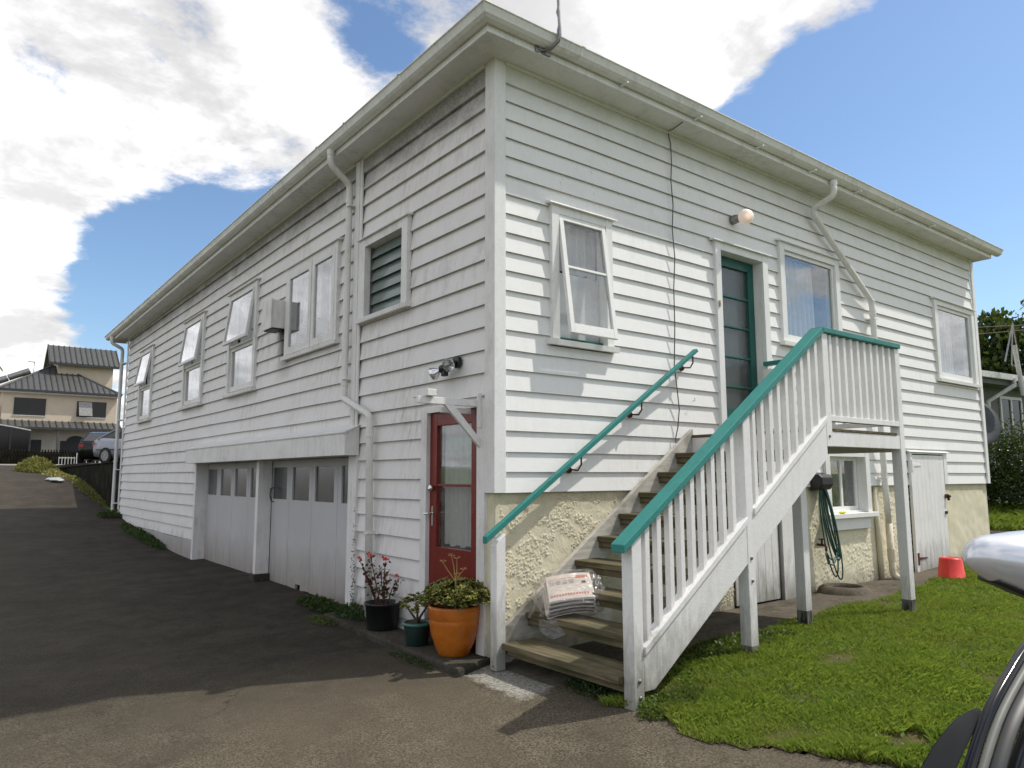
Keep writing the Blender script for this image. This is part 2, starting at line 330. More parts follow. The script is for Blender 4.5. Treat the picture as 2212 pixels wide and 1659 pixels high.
simple('cowl', 'dark matt cowl plastic', (.02, .021, .023), .85, spec=.15)
simple('rust', 'rusted iron', (.10, .035, .02), .85, .2, var=.3, s=60)
simple('black_metal', 'black metal', (.012, .012, .013), .45)
simple('hose', 'green garden hose', (.008, .065, .048), .45)
simple('cable', 'grey brown cable', (.10, .08, .075), .6)
simple('roof_metal', 'dark grey ribbed roof metal', (.10, .10, .092), .55, .2, var=.15, s=3)
simple('roof_seam', 'roof seam metal', (.045, .047, .05), .5, .2)
simple('cream_wall', 'cream rendered wall', (.60, .50, .385), .85, var=.05, s=2)
simple('white_wall', 'off white wall', (.58, .54, .48), .8, var=.06, s=2)  # even off-white base with slight tone variation
simple('dark_void', 'dark interior', (.012, .012, .014), .5)
simple('dark_frame', 'dark aluminium frame', (.02, .02, .025), .4)
simple('corr', 'corrugated iron', (.22, .21, .2), .5, .5)
simple('tan_roof', 'tan roof sheets', (.52, .40, .25), .7, var=.08, s=4)
simple('grey_wall', 'grey painted wall', (.15, .155, .145), .8)
simple('silver', 'silver car paint', (.30, .31, .36), .3, .4, var=.03)
simple('silver_near', 'bright silver car paint', (.74, .75, .79), .24, .45, var=.03)
simple('black_paint', 'black car paint', (.008, .008, .009), .12, .2)
simple('tyre', 'tyre rubber', (.014, .014, .014), .8)
simple('tail', 'red tail lamp lens', (.30, .01, .01), .2)
simple('yellow', 'bright yellow plastic', (.85, .85, .03), .4, var=.05)
simple('dish', 'dark satellite dish mesh', (.06, .065, .07), .6)
simple('pole_white', 'white pole paint', (.62, .62, .60), .5)
simple('white_litter', 'white plastic litter', (.36, .38, .40), .5)
simple('door_white', 'white garage door paint', (.66, .645, .66), .6, var=.05, s=3)
def gdoor():
    m = Mt('grey white garage door paint', (.50, .49, .50), .6, .3); p = m.pos
    z = m.xyz(p)[2]
    c = m.mix(m.mr(m.noise(p, 1.6, 5, .6), .4, .7, 0, .3), (.50, .49, .50), (.38, .36, .33))
    lo = m.mr(m.math('ADD', z, m.math('MULTIPLY', m.noise(m.sc(p, 3, 3, .8), 2, 6, .7), .7)), -.95, -.35, .8, 0)
    c = m.mix(m.math('MULTIPLY', lo, .8), c, (.20, .15, .10)); m.color(c); m.bump(m.noise(m.sc(p, 8, 8, .6), 6, 4, .6), .12, .004); MAT['gdoor'] = m.m
gdoor()
def bulb():
    m = Mt('opal lamp globe', (.9, .84, .78), .3, .5)
    p = m.obj(); r = m.n('ShaderNodeVectorMath', operation='DISTANCE'); m.l(p, r.inputs[0]); r.inputs[1].default_value = (-.03, -.045, -.01)
    k = m.mr(r.outputs['Value'], .01, .05, 1, 0)
    m.l(m.mix(k, (1.0, .62, .42), (1.0, .45, .18)), m.b.inputs['Emission Color']); m.l(m.mr(k, 0, 1, .10, .55), m.b.inputs['Emission Strength']); MAT['bulb'] = m.m
bulb()
def bagm():
    m = Mt('clear plastic bag film'); m.t.nodes.remove(m.b)
    g = m.n('ShaderNodeBsdfGlossy'); g.inputs['Roughness'].default_value = .10; tr = m.n('ShaderNodeBsdfTransparent'); tr.inputs[0].default_value = (.93, .92, .92, 1)
    df = m.n('ShaderNodeBsdfDiffuse'); df.inputs[0].default_value = (.8, .79, .8, 1)
    lw = m.n('ShaderNodeLayerWeight'); lw.inputs[0].default_value = .3
    b = m.n('ShaderNodeBump'); b.inputs['Strength'].default_value = .8; b.inputs['Distance'].default_value = .02; m.l(m.noise(m.pos, 22, 4, .6, 1.0), b.inputs['Height']); m.l(b.outputs[0], g.inputs['Normal'])
    a = m.n('ShaderNodeMixShader'); m.l(m.mr(m.math('POWER', lw.outputs['Facing'], 2.0), 0, 1, .07, .7), a.inputs[0]); m.l(tr.outputs[0], a.inputs[1]); m.l(g.outputs[0], a.inputs[2])
    c = m.n('ShaderNodeMixShader'); c.inputs[0].default_value = .035; m.l(a.outputs[0], c.inputs[1]); m.l(df.outputs[0], c.inputs[2]); m.l(c.outputs[0], m.out.inputs['Surface']); MAT['bag'] = m.m
bagm()
def newsprint():
    m = Mt('newsprint', (.62, .56, .47), .8, .2); p = m.obj()
    st = m.math('SINE', m.math('MULTIPLY', m.math('ADD', m.xyz(p)[0], m.xyz(p)[1]), 420))
    f = m.math('MULTIPLY', m.mr(st, .1, .6, 0, .35), m.mr(m.noise(p, 30, 3, .5), .48, .56, 0, 1))
    m.color(m.mix(f, (.66, .60, .52), (.25, .23, .22))); MAT['news'] = m.m
    simple('news_dark', 'inky newsprint fold', (.10, .085, .10), .8, s=80, var=.3); simple('news_red', 'red newspaper print', (.62, .22, .15), .8)
newsprint()

# ------------------------------------------------------------------ mesh helpers
class MB:
    def __init__(s): s.v = []; s.f = []
    def quadstrip(s, rings, close=True, caps=True):
        n = len(rings[0]); b = len(s.v)
        for r in rings: s.v += [tuple(q) for q in r]
        for i in range(len(rings) - 1):
            for j in range(n if close else n - 1):
                k = (j + 1) % n
                s.f.append((b + i * n + j, b + i * n + k, b + (i + 1) * n + k, b + (i + 1) * n + j))
        if caps and close:
            s.f.append(tuple(b + j for j in range(n))[::-1]); s.f.append(tuple(b + (len(rings) - 1) * n + j for j in range(n)))
        return s
    def box(s, x0, x1, y0, y1, z0, z1):
        return s.quadstrip([[(x0, y0, z0), (x1, y0, z0), (x1, y1, z0), (x0, y1, z0)], [(x0, y0, z1), (x1, y0, z1), (x1, y1, z1), (x0, y1, z1)]])
    def prism(s, poly, axis, a, b):
        """poly: 2d points in the plane normal to axis"""
        def P(q, t): return {0: (t, q[0], q[1]), 1: (q[0], t, q[1]), 2: (q[0], q[1], t)}[axis]
        return s.quadstrip([[P(q, a) for q in poly], [P(q, b) for q in poly]])
    def tube(s, pts, r, n=8, caps=True):
        pts = [Vector(p) for p in pts]; rings = []; rr = r if isinstance(r, (list, tuple)) else [r] * len(pts)
        up = None
        for i, p in enumerate(pts):
            d = (pts[min(i + 1, len(pts) - 1)] - pts[max(i - 1, 0)]).normalized()
            if up is None: up = Vector((0, 0, 1)) if abs(d.z) < .9 else Vector((1, 0, 0))
            u = d.cross(up).normalized(); w = u.cross(d).normalized(); up = w
            rings.append([p + (u * math.cos(2 * math.pi * k / n) + w * math.sin(2 * math.pi * k / n)) * rr[i] for k in range(n)])
        return s.quadstrip(rings, True, caps)
    def lathe(s, prof, c=(0, 0, 0), n=32, caps=True):
        return s.quadstrip([[(c[0] + r * math.cos(2 * math.pi * k / n), c[1] + r * math.sin(2 * math.pi * k / n), c[2] + z) for k in range(n)] for r, z in prof], True, caps)
    def tri(s, *p):
        b = len(s.v); s.v += [tuple(q) for q in p]; s.f.append(tuple(range(b, b + len(p)))); return s
    def ball(s, c, r, n=12, sx=1, sy=1, sz=1):
        m = max(6, n // 2 + 2); rings = []
        for i in range(1, m):
            t = math.pi * i / m; rings.append([(c[0] + r * sx * math.sin(t) * math.cos(2 * math.pi * k / n), c[1] + r * sy * math.sin(t) * math.sin(2 * math.pi * k / n), c[2] - r * sz * math.cos(t)) for k in range(n)])
        return s.quadstrip(rings)
def base_of(p):
    v = Vector((0, 0, 0))
    while p is not None: v += p.location; p = p.parent
    return v
def obj(name, mb, m, parent=None, bevel=0, smooth=False, kind=None, recalc=True):
    me = bpy.data.meshes.new(name); off = base_of(parent)
    me.from_pydata([(v[0] - off.x, v[1] - off.y, v[2] - off.z) for v in mb.v], [], mb.f)
    if recalc:
        b = bmesh.new(); b.from_mesh(me); bmesh.ops.recalc_face_normals(b, faces=b.faces); b.to_mesh(me); b.free()
    me.materials.append(MAT[m] if isinstance(m, str) else m)
    if smooth: me.polygons.foreach_set('use_smooth', [True] * len(me.polygons))
    o = bpy.data.objects.new(name, me); col.objects.link(o)
    if parent is not None: o.parent = parent
    if bevel:
        md = o.modifiers.new('bevel', 'BEVEL'); md.width = bevel; md.segments = 2; md.limit_method = 'ANGLE'; md.angle_limit = R(40)
    if kind: o['kind'] = kind
    return o
def tag(o, label, cat, group=None):
    o['label'] = label; o['category'] = cat
    if group: o['group'] = group
    return o
def thing(name, label, cat, loc=(0, 0, 0), group=None):
    o = bpy.data.objects.new(name, None); col.objects.link(o); o.location = loc; o.empty_display_size = .1
    return tag(o, label, cat, group)
def part(name, parent, loc):
    """an empty that stands at a part's corner"""
    o = bpy.data.objects.new(name, None); col.objects.link(o); o.parent = parent; o.location = Vector(loc) - base_of(parent); return o
def copy_tree(o, parent=None, loc=None):
    c = o.copy(); col.objects.link(c)
    if parent is not None: c.parent = parent
    if loc is not None: c.location = loc
    for ch in o.children:
        d = ch.copy(); col.objects.link(d); d.parent = c
        for g in ch.children:
            e = g.copy(); col.objects.link(e); e.parent = d
    return c
def raw_mesh(name, V, Fa, m, parent=None, kind=None, smooth=False):
    me = bpy.data.meshes.new(name); V = np.asarray(V, np.float32)
    if parent is not None: V = V - np.array(base_of(parent), np.float32)
    Fa = np.asarray(Fa, np.int32); k = Fa.shape[1]
    me.vertices.add(len(V)); me.vertices.foreach_set('co', V.ravel()); me.loops.add(Fa.size); me.loops.foreach_set('vertex_index', Fa.ravel())
    me.polygons.add(len(Fa)); me.polygons.foreach_set('loop_start', np.arange(0, Fa.size, k, dtype=np.int32)); me.update(calc_edges=True)
    me.materials.append(MAT[m])
    if smooth: me.polygons.foreach_set('use_smooth', [True] * len(me.polygons))
    o = bpy.data.objects.new(name, me); col.objects.link(o)
    if parent is not None: o.parent = parent
    if kind: o['kind'] = kind
    return o
def leaves(name, P, size, m, parent=None, kind=None, aspect=.55, updir=.3, nrm=None):
    """leaf sized quads (diamond shaped) at the points P"""
    P = np.asarray(P); n = len(P); sz = size * rng.uniform(.6, 1.3, (n, 1))
    d = rng.normal(size=(n, 3)); d[:, 2] = np.abs(d[:, 2]) * .6 + updir; d /= np.linalg.norm(d, axis=1)[:, None]
    q = rng.normal(size=(n, 3)); t = np.cross(d, q); t /= np.linalg.norm(t, axis=1)[:, None]
    nn = np.cross(d, t)
    V = np.stack([P, P + d * sz * .5 + t * sz * aspect * .5 + nn * sz * .08, P + d * sz, P + d * sz * .5 - t * sz * aspect * .5 + nn * sz * .08], 1).reshape(-1, 3)
    Fa = np.arange(4 * n).reshape(n, 4)
    return raw_mesh(name, V, Fa, m, parent, kind)
def blob_points(blobs_, n, shell=.55):
    out = []; w = np.array([b[3] ** 2 for b in blobs_]); w = w / w.sum()
    for b, k in zip(blobs_, w):
        k = int(n * k); d = rng.normal(size=(k, 3)); d /= np.linalg.norm(d, axis=1)[:, None]
        r = b[3] * (shell + (1 - shell) * rng.uniform(0, 1, (k, 1)) ** .6) * (1 + .18 * rng.normal(size=(k, 1)))
        sz = np.array([1, 1, b[4] if len(b) > 4 else .8])
        out.append(np.array(b[:3]) + d * r * sz)
    return np.concatenate(out)

# ------------------------------------------------------------------ ground height
CP = np.array([(0, 0, -1.30), (0, 2.5, -1.29), (0, 5.5, -1.255), (0, 8.6, -1.245), (0, 10.1, -1.2), (0, 11.4, -1.10), (0, 13.4, -.98), (0, 14.4, -.86), (0, 17.7, -.63), (.2, 24, .02), (.4, 33, .42), (.5, 45, .75), (0, 60, .96), (20, 60, .96), (-15, 60, .96),
    (-6, 2, -1.42), (-6, 8, -1.25), (-6, 14, -.85), (-6, 18, -.55), (-6, 24, .02), (-6, 33, .42), (-6, 45, .75), (-20, 45, .75), (-20, 20, -.3), (-20, 0, -1.4), (-20, -20, -1.45),
    (-.6, -1.4, -1.355), (0, -1.44, -1.285), (1.2, -1.44, -1.15), (2.45, -1.14, -1.15), (3.7, -1.44, -1.15), (2.0, 0, -1.22), (1.0, -.5, -1.25), (3.5, 0, -1.215), (5.2, 0, -1.185), (7, 0, -1.165), (8.1, 0, -1.115), (9.6, 0, -1.02), (6.7, -.6, -1.18),
    (-.4, .3, -1.31), (-.4, 2.5, -1.31), (-3.4, -4.7, -1.42), (-3.4, 0, -1.42), (-3, 3, -1.40), (-1, -4, -1.38), (2, -4, -1.22), (6, -4, -1.12), (10, -4, -1.0), (0, -8, -1.4), (10, -12, -1.0), (14, 1.5, -.96), (17, 2.5, -.75), (20, 3, -.6), (30, 0, -.5), (40, 20, 0), (12, 8, -.9), (12, 15, -.9), (20, 15, -.6), (60, -20, -.5), (-40, -40, -1.4), (40, -40, -1), (60, 60, .9), (-60, 60, .9), (0, 100, 1.0), (100, 0, 0), (-100, 0, -1), (0, -100, -1.4), (100, 100, 1), (-100, 100, 1)], float)
def _phi(d): return np.sqrt(d * d + .8)
_A = _phi(np.linalg.norm(CP[:, None, :2] - CP[None, :, :2], axis=2)); _n = len(CP)
_M = np.zeros((_n + 1, _n + 1)); _M[:_n, :_n] = _A - np.eye(_n) * .02; _M[:_n, _n] = 1; _M[_n, :_n] = 1
_w = np.linalg.solve(_M, np.append(CP[:, 2], 0))
def H(x, y):
    x = np.asarray(x, float); y = np.asarray(y, float); s = x.shape
    q = np.stack([x.ravel(), y.ravel()], 1)
    out = np.empty(len(q))
    for i in range(0, len(q), 20000):
        d = np.linalg.norm(q[i:i + 20000, None, :] - CP[None, :, :2], axis=2); out[i:i + 20000] = _phi(d) @ _w[:_n] + _w[_n]
    r = np.hypot(q[:, 0], q[:, 1]); k = np.clip((r - 90) / 60, 0, 1); out = out * (1 - k) + .4 * k
    return out.reshape(s)
def h(x, y): return float(H(np.array([x]), np.array([y]))[0])
def axis_pts(lo, hi, fine0, fine1, step):
    a = list(np.arange(fine0, fine1 + 1e-6, step)); s = step; x = fine1
    while x < hi: s *= 1.25; x += s; a.append(min(x, hi))
    s = step; x = fine0; b = []
    while x > lo: s *= 1.25; x -= s; b.append(max(x, lo))
    return np.array(b[::-1] + a)
def sheet(name, xs, ys, m, dz, keep=None, kind='structure', wob=0.0):
    X, Y = np.meshgrid(xs, ys, indexing='ij'); Z = H(X, Y) + dz
    if wob: Z = Z + wob * np.array([mnoise.noise((a * .9, b * .9, 3)) for a, b in zip(X.ravel(), Y.ravel())]).reshape(X.shape)
    nx, ny = X.shape; idx = np.arange(nx * ny).reshape(nx, ny)
    Fa = np.stack([idx[:-1, :-1], idx[1:, :-1], idx[1:, 1:], idx[:-1, 1:]], -1).reshape(-1, 4)
    if keep is not None:
        cx = (X[:-1, :-1] + X[1:, 1:]).ravel() / 2; cy = (Y[:-1, :-1] + Y[1:, 1:]).ravel() / 2; Fa = Fa[keep(cx, cy)]
    used = np.unique(Fa); mp = -np.ones(nx * ny, int); mp[used] = np.arange(len(used))
    V = np.stack([X, Y, Z], -1).reshape(-1, 3)[used]
    return raw_mesh(name, V, mp[Fa], m, None, kind, True)
def edge_n(t, s=1.0, k=0.0): return np.array([mnoise.noise((a * s, k, 5.3)) for a in np.atleast_1d(t)])
def lawn_edge_x(y):   # where the asphalt stops against the lawn
    y = np.atleast_1d(y); return .10 + .16 * np.sin(y * 1.3 + .4) + .22 * edge_n(y, 1.7) + .05 * edge_n(y, 9, 2) + np.clip(-y - 2.2, 0, 9) * .16
def lawn_edge_y(x):   # where the path stops against the lawn
    x = np.atleast_1d(x); return np.interp(x, [0, 1.0, 2.0, 2.7, 3.8, 4.8, 6.3, 7.2, 8, 10.5, 14, 30], [-1.25, -1.14, -1.02, -.86, -.84, -.76, -.58, -.40, -.34, -.3, -.3, -.3]) + .08 * edge_n(x, 2.2, 4) + .03 * edge_n(x, 11, 6)
sheet('ground', axis_pts(-420, 420, -8, 20, 1.0), axis_pts(-420, 420, -10, 62, 1.0), 'turf_far', -.03)
def drive_keep(x, y): return ((x < lawn_edge_x(y) + .02) & (y < 48.5) & (x > -14)) | ((y > -1.3) & (y < 15) & (x < .25) & (x > -14))
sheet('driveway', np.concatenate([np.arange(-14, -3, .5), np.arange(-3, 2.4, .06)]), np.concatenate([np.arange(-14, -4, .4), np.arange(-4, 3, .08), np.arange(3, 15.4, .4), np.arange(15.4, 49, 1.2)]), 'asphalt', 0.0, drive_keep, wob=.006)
def path_keep(x, y): return (y > lawn_edge_y(x) - .03) & (x > -.02) & (y < .3)
sheet('path', np.arange(0.0, 14.2, .06), np.arange(-1.6, .3, .05), 'concrete', .004, path_keep)
sheet('side_path', np.arange(9.65, 13.6, .25), np.arange(.2, 3.4, .2), 'concrete_dark', .006)
def lawn_keep(x, y): return (x > lawn_edge_x(y) - .02) & (y < lawn_edge_y(x) + .03) & (y < 0)
sheet('lawn', np.concatenate([np.arange(-.6, 2.6, .03), np.arange(2.6, 16, .1)]), np.concatenate([np.arange(-11, -4.2, .1), np.arange(-4.2, -.2, .03)]), 'soil', .006, lawn_keep)

def grass_blades(name, n, region, m, hgt=.045, xr=(0, 12), yr=(-6, 0), bias=1.7, seed=1, patchy=True):
    r = np.random.default_rng(seed); cx, cy = -3.446, -4.68
    x = r.uniform(*xr, n * 4); y = r.uniform(*yr, n * 4); d = np.hypot(x - cx, y - cy); az = np.arctan2(y - cy, x - cx)
    k = region(x, y) & (r.uniform(0, 1, n * 4) < np.clip((3.6 / d) ** bias, .03, 1)) & (az > R(12)) & (az < R(60))
    x = x[k][:n]; y = y[k][:n]; n = len(x); d = np.hypot(x - cx, y - cy)
    pn = np.array([mnoise.noise((a * 1.6, b * 1.6, 0)) + .5 * mnoise.noise((a * 5, b * 5, 2)) for a, b in zip(x, y)])
    if patchy: q = pn > -.60 + .25 * r.uniform(-1, 1, n); x, y, d, pn = x[q], y[q], d[q], pn[q]; n = len(x)
    hh = hgt * (1 + .9 * pn) * r.uniform(.5, 1.5, n) * (1 + .03 * d); a = r.uniform(0, 2 * np.pi, n); w = .0010 * (1 + d * .22) * r.uniform(.7, 1.4, n)
    lean = r.uniform(.2, 1.2, n) * hh; la = a + r.uniform(-.6, .6, n) + np.pi / 2 + pn * 2
    z = H(x, y) + .008
    px, py = np.cos(a) * w, np.sin(a) * w; lx, ly = np.cos(la) * lean, np.sin(la) * lean
    V = np.stack([np.stack([x - px, y - py, z], 1), np.stack([x + px, y + py, z], 1), np.stack([x + px * .8 + lx * .4, y + py * .8 + ly * .4, z + hh * .65], 1), np.stack([x + lx, y + ly, z + hh * .95], 1)], 1).reshape(-1, 3)
    Fa = np.concatenate([np.arange(4 * n).reshape(n, 4)[:, [0, 1, 2]], np.arange(4 * n).reshape(n, 4)[:, [0, 2, 3]]])
    o = raw_mesh(name, V, Fa, m, None, 'stuff'); return o
inlawn = lambda x, y: lawn_keep(x, y) & (np.hypot((x - .58) / .16, (y + 2.80) / .12) > 1 + .5 * np.sin(x * 31) * np.cos(y * 27))
g = grass_blades('grass', 640000, inlawn, 'grass', .030, (-.2, 13), (-6.5, -.1)); tag(g, 'short bright green lawn grass beside the timber stairs', 'grass')
g = grass_blades('dry_grass', 45000, inlawn, 'grass_dry', .020, (-.2, 13), (-6.5, -.1), seed=3, patchy=False); tag(g, 'dry straw coloured grass scattered through the lawn', 'grass')

# ================================================================== THE HOUSE
house = thing('white_house', 'white weatherboard two storey house with long garage side and cream plaster base', 'house', (0, 0, -1.3))
LX, LY = 9.76, 15.15
def mapR(s, o, z): return (s, -o, z)
def mapL(s, o, z): return (-o, s, z)
MAPS = {'R': mapR, 'L': mapL}
def wbox(mb, w, s0, s1, o0, o1, z0, z1):
    f = MAPS[w]; a = [f(s, o, z) for z in (z0, z1) for s, o in ((s0, o0), (s1, o0), (s1, o1), (s0, o1))]
    return mb.quadstrip([a[:4], a[4:]])
def wprism(mb, w, poly, s0, s1):      # poly of (o, z) swept along the wall
    f = MAPS[w]; return mb.quadstrip([[f(s0, o, z) for o, z in poly], [f(s1, o, z) for o, z in poly]])
LIP = .021
def boards(w, s_lo, s_hi, lines, openings, m, jitter=.0034, LIP=.021):
    """lines: bottom edges of the boards from the top one down; openings: (s0, s1, z0, z1)"""
    f = MAPS[w]; n = 0
    for i in range(1, len(lines)):
        zt, zb = lines[i - 1], lines[i]
        br = {s_lo, s_hi}; x = s_lo + random.uniform(.2, .6)
        while x < s_hi: br.add(round(x, 3)); x += .62
        for a in openings:
            if a[2] < zt and a[3] > zb:
                for q in a[:2]:
                    if s_lo < q < s_hi: br.add(q)
        br = sorted(br); k = random.uniform(0, 99)
        def dz(s): return jitter * (2.2 * mnoise.noise((s * .55, i * 7.7, k)) + .9 * mnoise.noise((s * 3, i * 3.1, k)))
        def do(s): return .0018 * mnoise.noise((s * .8, i * 5.1, k + 4))
        run = []; joints = [s for s in br if random.random() < .11]
        def flush():
            nonlocal run, n
            if not run: return
            mb = MB()
            for a, b, lo, hi in run:
                rings = []
                for s in (a, b):
                    def off(z): return -LIP * (z - zb) / (zt - zb) + do(s)
                    d = dz(s); l = lo + (d if lo == zb else 0); u = hi + .013 + (d if hi == zt else -.013)
                    rings.append([f(s, off(lo), l), f(s, off(lo) - LIP, l), f(s, off(hi) - LIP, u), f(s, off(hi + (.013 if hi == zt else 0)), u)])
                mb.quadstrip(rings)
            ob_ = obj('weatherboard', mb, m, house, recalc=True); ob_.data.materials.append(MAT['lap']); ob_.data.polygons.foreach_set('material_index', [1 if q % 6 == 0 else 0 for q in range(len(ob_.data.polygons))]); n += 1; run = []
        for a, b in zip(br[:-1], br[1:]):
            c = (a + b) / 2; cells = [(zb, zt)]
            for p in openings:
                if p[0] < c < p[1]:
                    nc = []
                    for lo, hi in cells:
                        if p[3] <= lo or p[2] >= hi: nc.append((lo, hi)); continue
                        if p[2] > lo + .012: nc.append((lo, p[2]))
                        if p[3] < hi - .012: nc.append((p[3], hi))
                    cells = nc
            if not cells: flush(); continue
            for lo, hi in cells: run.append((a, b, lo, hi))
            if b in joints and b - s_lo > .6: run[-1] = (run[-1][0], run[-1][1] - .0018, *run[-1][2:]); flush()
        flush()
    return n
E_R = .165
linesR = [3.63 - .0] + [round(.165 * k, 4) for k in range(21, -1, -1)]
opR = [(.60, 1.33, 1.24, 2.49), (2.89, 3.84, .50, 2.62), (4.10, 5.43, 1.62, 2.86), (8.17, 9.61, 1.51, 2.78), (4.84, 5.90, -.5, .43), (7.03, 8.21, -1.2, .455), (3.0, 4.15, -1.2, .03)]
boards('R', .085, LX - .07, linesR, opR, 'board_f')
linesB = [3.60] + [round(3.443 - .19 * i, 4) for i in range(24)]
opL = [(5.73, 7.03, 1.36, 2.96), (8.43, 9.73, 1.36, 2.97), (12.31, 13.58, 1.34, 2.94), (3.0, 4.56, 1.62, 2.83), (2.4, 8.58, -1.3, .64)]
boards('L', 2.56, LY, linesB, opL, 'board_l', .0045, .028)
linesA = [3.61] + [round(3.443 - .19 * i, 4) for i in range(15)] + [.64, .475, .295, .109, -.078, -.251, -.427, -.615, -.788, -.97, -1.15, -1.29]
opA = [(1.38, 2.41, 1.77, 2.66), (.12, 1.09, -1.4, .74)]
boards('L', .115, 2.455, linesA, opA, 'board_l', .0025, .028)

# corner boards, strips, frieze
mb = MB(); mb.box(-.014, .095, -.016, .008, 0.0, 3.63); obj('corner_board', mb, 'trim', house, .003)
mb = MB(); mb.box(-.016, .006, -.0155, .118, 0.0, 3.63); obj('corner_board', mb, 'trim_l', house, .003)
mb = MB(); mb.box(.094, .104, -.012, .008, 0.0, 3.63); obj('corner_bead', mb, 'trim', house)
mb = MB(); mb.box(LX - .075, LX + .02, -.018, .008, 0.0, 3.63); obj('corner_board', mb, 'trim', house, .003)
mb = MB(); mb.box(-.018, .006, LY - .02, LY + .08, -.85, 3.5); obj('corner_board', mb, 'trim_l', house, .003)
mb = MB(); mb.box(-.020, .0, 2.42, 2.47, .66, 3.60); obj('cover_strip', mb, 'trim_l', house, .003)
mb = MB(); mb.box(-.026, .0, 2.472, 2.575, .66, 3.60); obj('cover_strip', mb, 'trim_l', house, .003)
mb = MB(); mb.box(.02, LX - .02, -.006, .02, 3.455, 3.63); obj('frieze_board', mb, 'board_f', house)
def eave_z(y): return 3.63 - .125 * max(0, y) / 15.2
mb = MB(); mb.quadstrip([[(-.006, y, 3.435), (.02, y, 3.435), (.02, y, eave_z(y)), (-.006, y, eave_z(y))] for y in (.12, 5, 10, LY)]); obj('frieze_board', mb, 'board_l', house)
mb = MB(); mb.box(.1, LX - .08, -.03, -.006, 3.60, 3.63); obj('soffit_bead', mb, 'soffit', house)
mb = MB(); mb.quadstrip([[(-.03, y, eave_z(y) - .03), (-.006, y, eave_z(y) - .03), (-.006, y, eave_z(y)), (-.03, y, eave_z(y))] for y in (.12, 2.42)]); obj('soffit_bead', mb, 'soffit', house)
mb = MB(); mb.quadstrip([[(-.03, y, eave_z(y) - .03), (-.006, y, eave_z(y) - .03), (-.006, y, eave_z(y)), (-.03, y, eave_z(y))] for y in (2.6, LY)]); obj('soffit_bead', mb, 'soffit', house)
OV = .265; YE = 15.9
mb = MB(); mb.quadstrip([[(-OV, y, eave_z(y)), (.05, y, eave_z(y)), (.05, y, eave_z(y) + .012), (-OV, y, eave_z(y) + .012)] for y in (-OV, 0, 4, 8, 12, YE)]); obj('soffit', mb, 'soffit', house)
mb = MB()
xs_ = [.051, 2.45, 4.9, 7.35, 9.79]
for a, b in zip(xs_[:-1], xs_[1:]): mb.box(a + .002, b - .002, -OV, .05, 3.63, 3.642)
obj('soffit', mb, 'soffit', house)
mb = MB(); mb.box(-OV - .02, LX + .05, -OV - .02, -OV, 3.622, 3.735); obj('fascia_board', mb, 'gutter', house, .002)
mb = MB(); mb.quadstrip([[(-OV - .02, y, eave_z(y) - .008), (-OV, y, eave_z(y) - .008), (-OV, y, eave_z(y) + .105), (-OV - .02, y, eave_z(y) + .105)] for y in (-OV - .0, 4, 8, 12, YE)]); obj('fascia_board', mb, 'gutter', house)
mb = MB(); mb.box(-OV - .018, .1, YE, YE + .02, eave_z(YE) - .008, eave_z(YE) + .1); obj('fascia_board', mb, 'gutter', house)
mb = MB(); mb.box(LX + .03, LX + .05, -OV, .05, 3.62, 3.73); obj('fascia_board', mb, 'gutter', house)
# gutter profile (offset outward from fascia, height above soffit)
GP = [(.0, .055), (.035, .045), (.07, .055), (.095, .075), (.105, .10), (.118, .128), (.130, .135), (.130, .143), (.118, .143), (.108, .135), (.094, .108), (.084, .085), (.06, .067), (.0, .068)]
mb = MB(); o0 = OV + .02
mb.quadstrip([[((-(o0 + a) if x < 0 else x), -(o0 + a), 3.63 + b) for a, b in GP] for x in (-1, 3.8, 6.4)]); obj('gutter', mb, 'gutter', house)
mb = MB(); mb.quadstrip([[(x, -(o0 + a) - .003, 3.628 + b) for a, b in GP] for x in (6.38, 8.62)]); obj('gutter', mb, 'pipe', house)
mb = MB(); mb.quadstrip([[(x, -(o0 + a), 3.628 + b) for a, b in GP] for x in (8.6, 9.98)]); obj('gutter', mb, 'gutter', house)
mb = MB(); mb.quadstrip([[(-(o0 + a), (-(o0 + a) if y < 0 else y), eave_z(y) + b) for a, b in GP] for y in (-1, 5, 10, YE + .15)]); obj('gutter', mb, 'gutter', house)
def gjoint_front(x):
    mb = MB(); mb.quadstrip([[(q, -(o0 + a * 1.03 + .003) , 3.63 + b - (.003 if b < .1 else -.002)) for a, b in GP] for q in (x, x + .035)]); obj('gutter_joint', mb, 'gutter', house)
for x in (.62, 3.15, 5.0): gjoint_front(x)
for y in (.9, 2.05, 2.75, 4.2, 7.6, 11.4):
    mb = MB(); mb.quadstrip([[(-(o0 + a * 1.03 + .003), q, eave_z(y) + b - (.003 if b < .1 else -.002)) for a, b in GP] for q in (y, y + .04)]); obj('gutter_joint', mb, 'gutter', house)
for x in np.arange(1.2, 8.9, 1.05):
    mb = MB(); mb.box(x, x + .02, -(o0 + .10), -o0, 3.655, 3.672); obj('gutter_bracket', mb, 'gutter', house)
# corrugated roof of low pitch
V = []; Fa = []
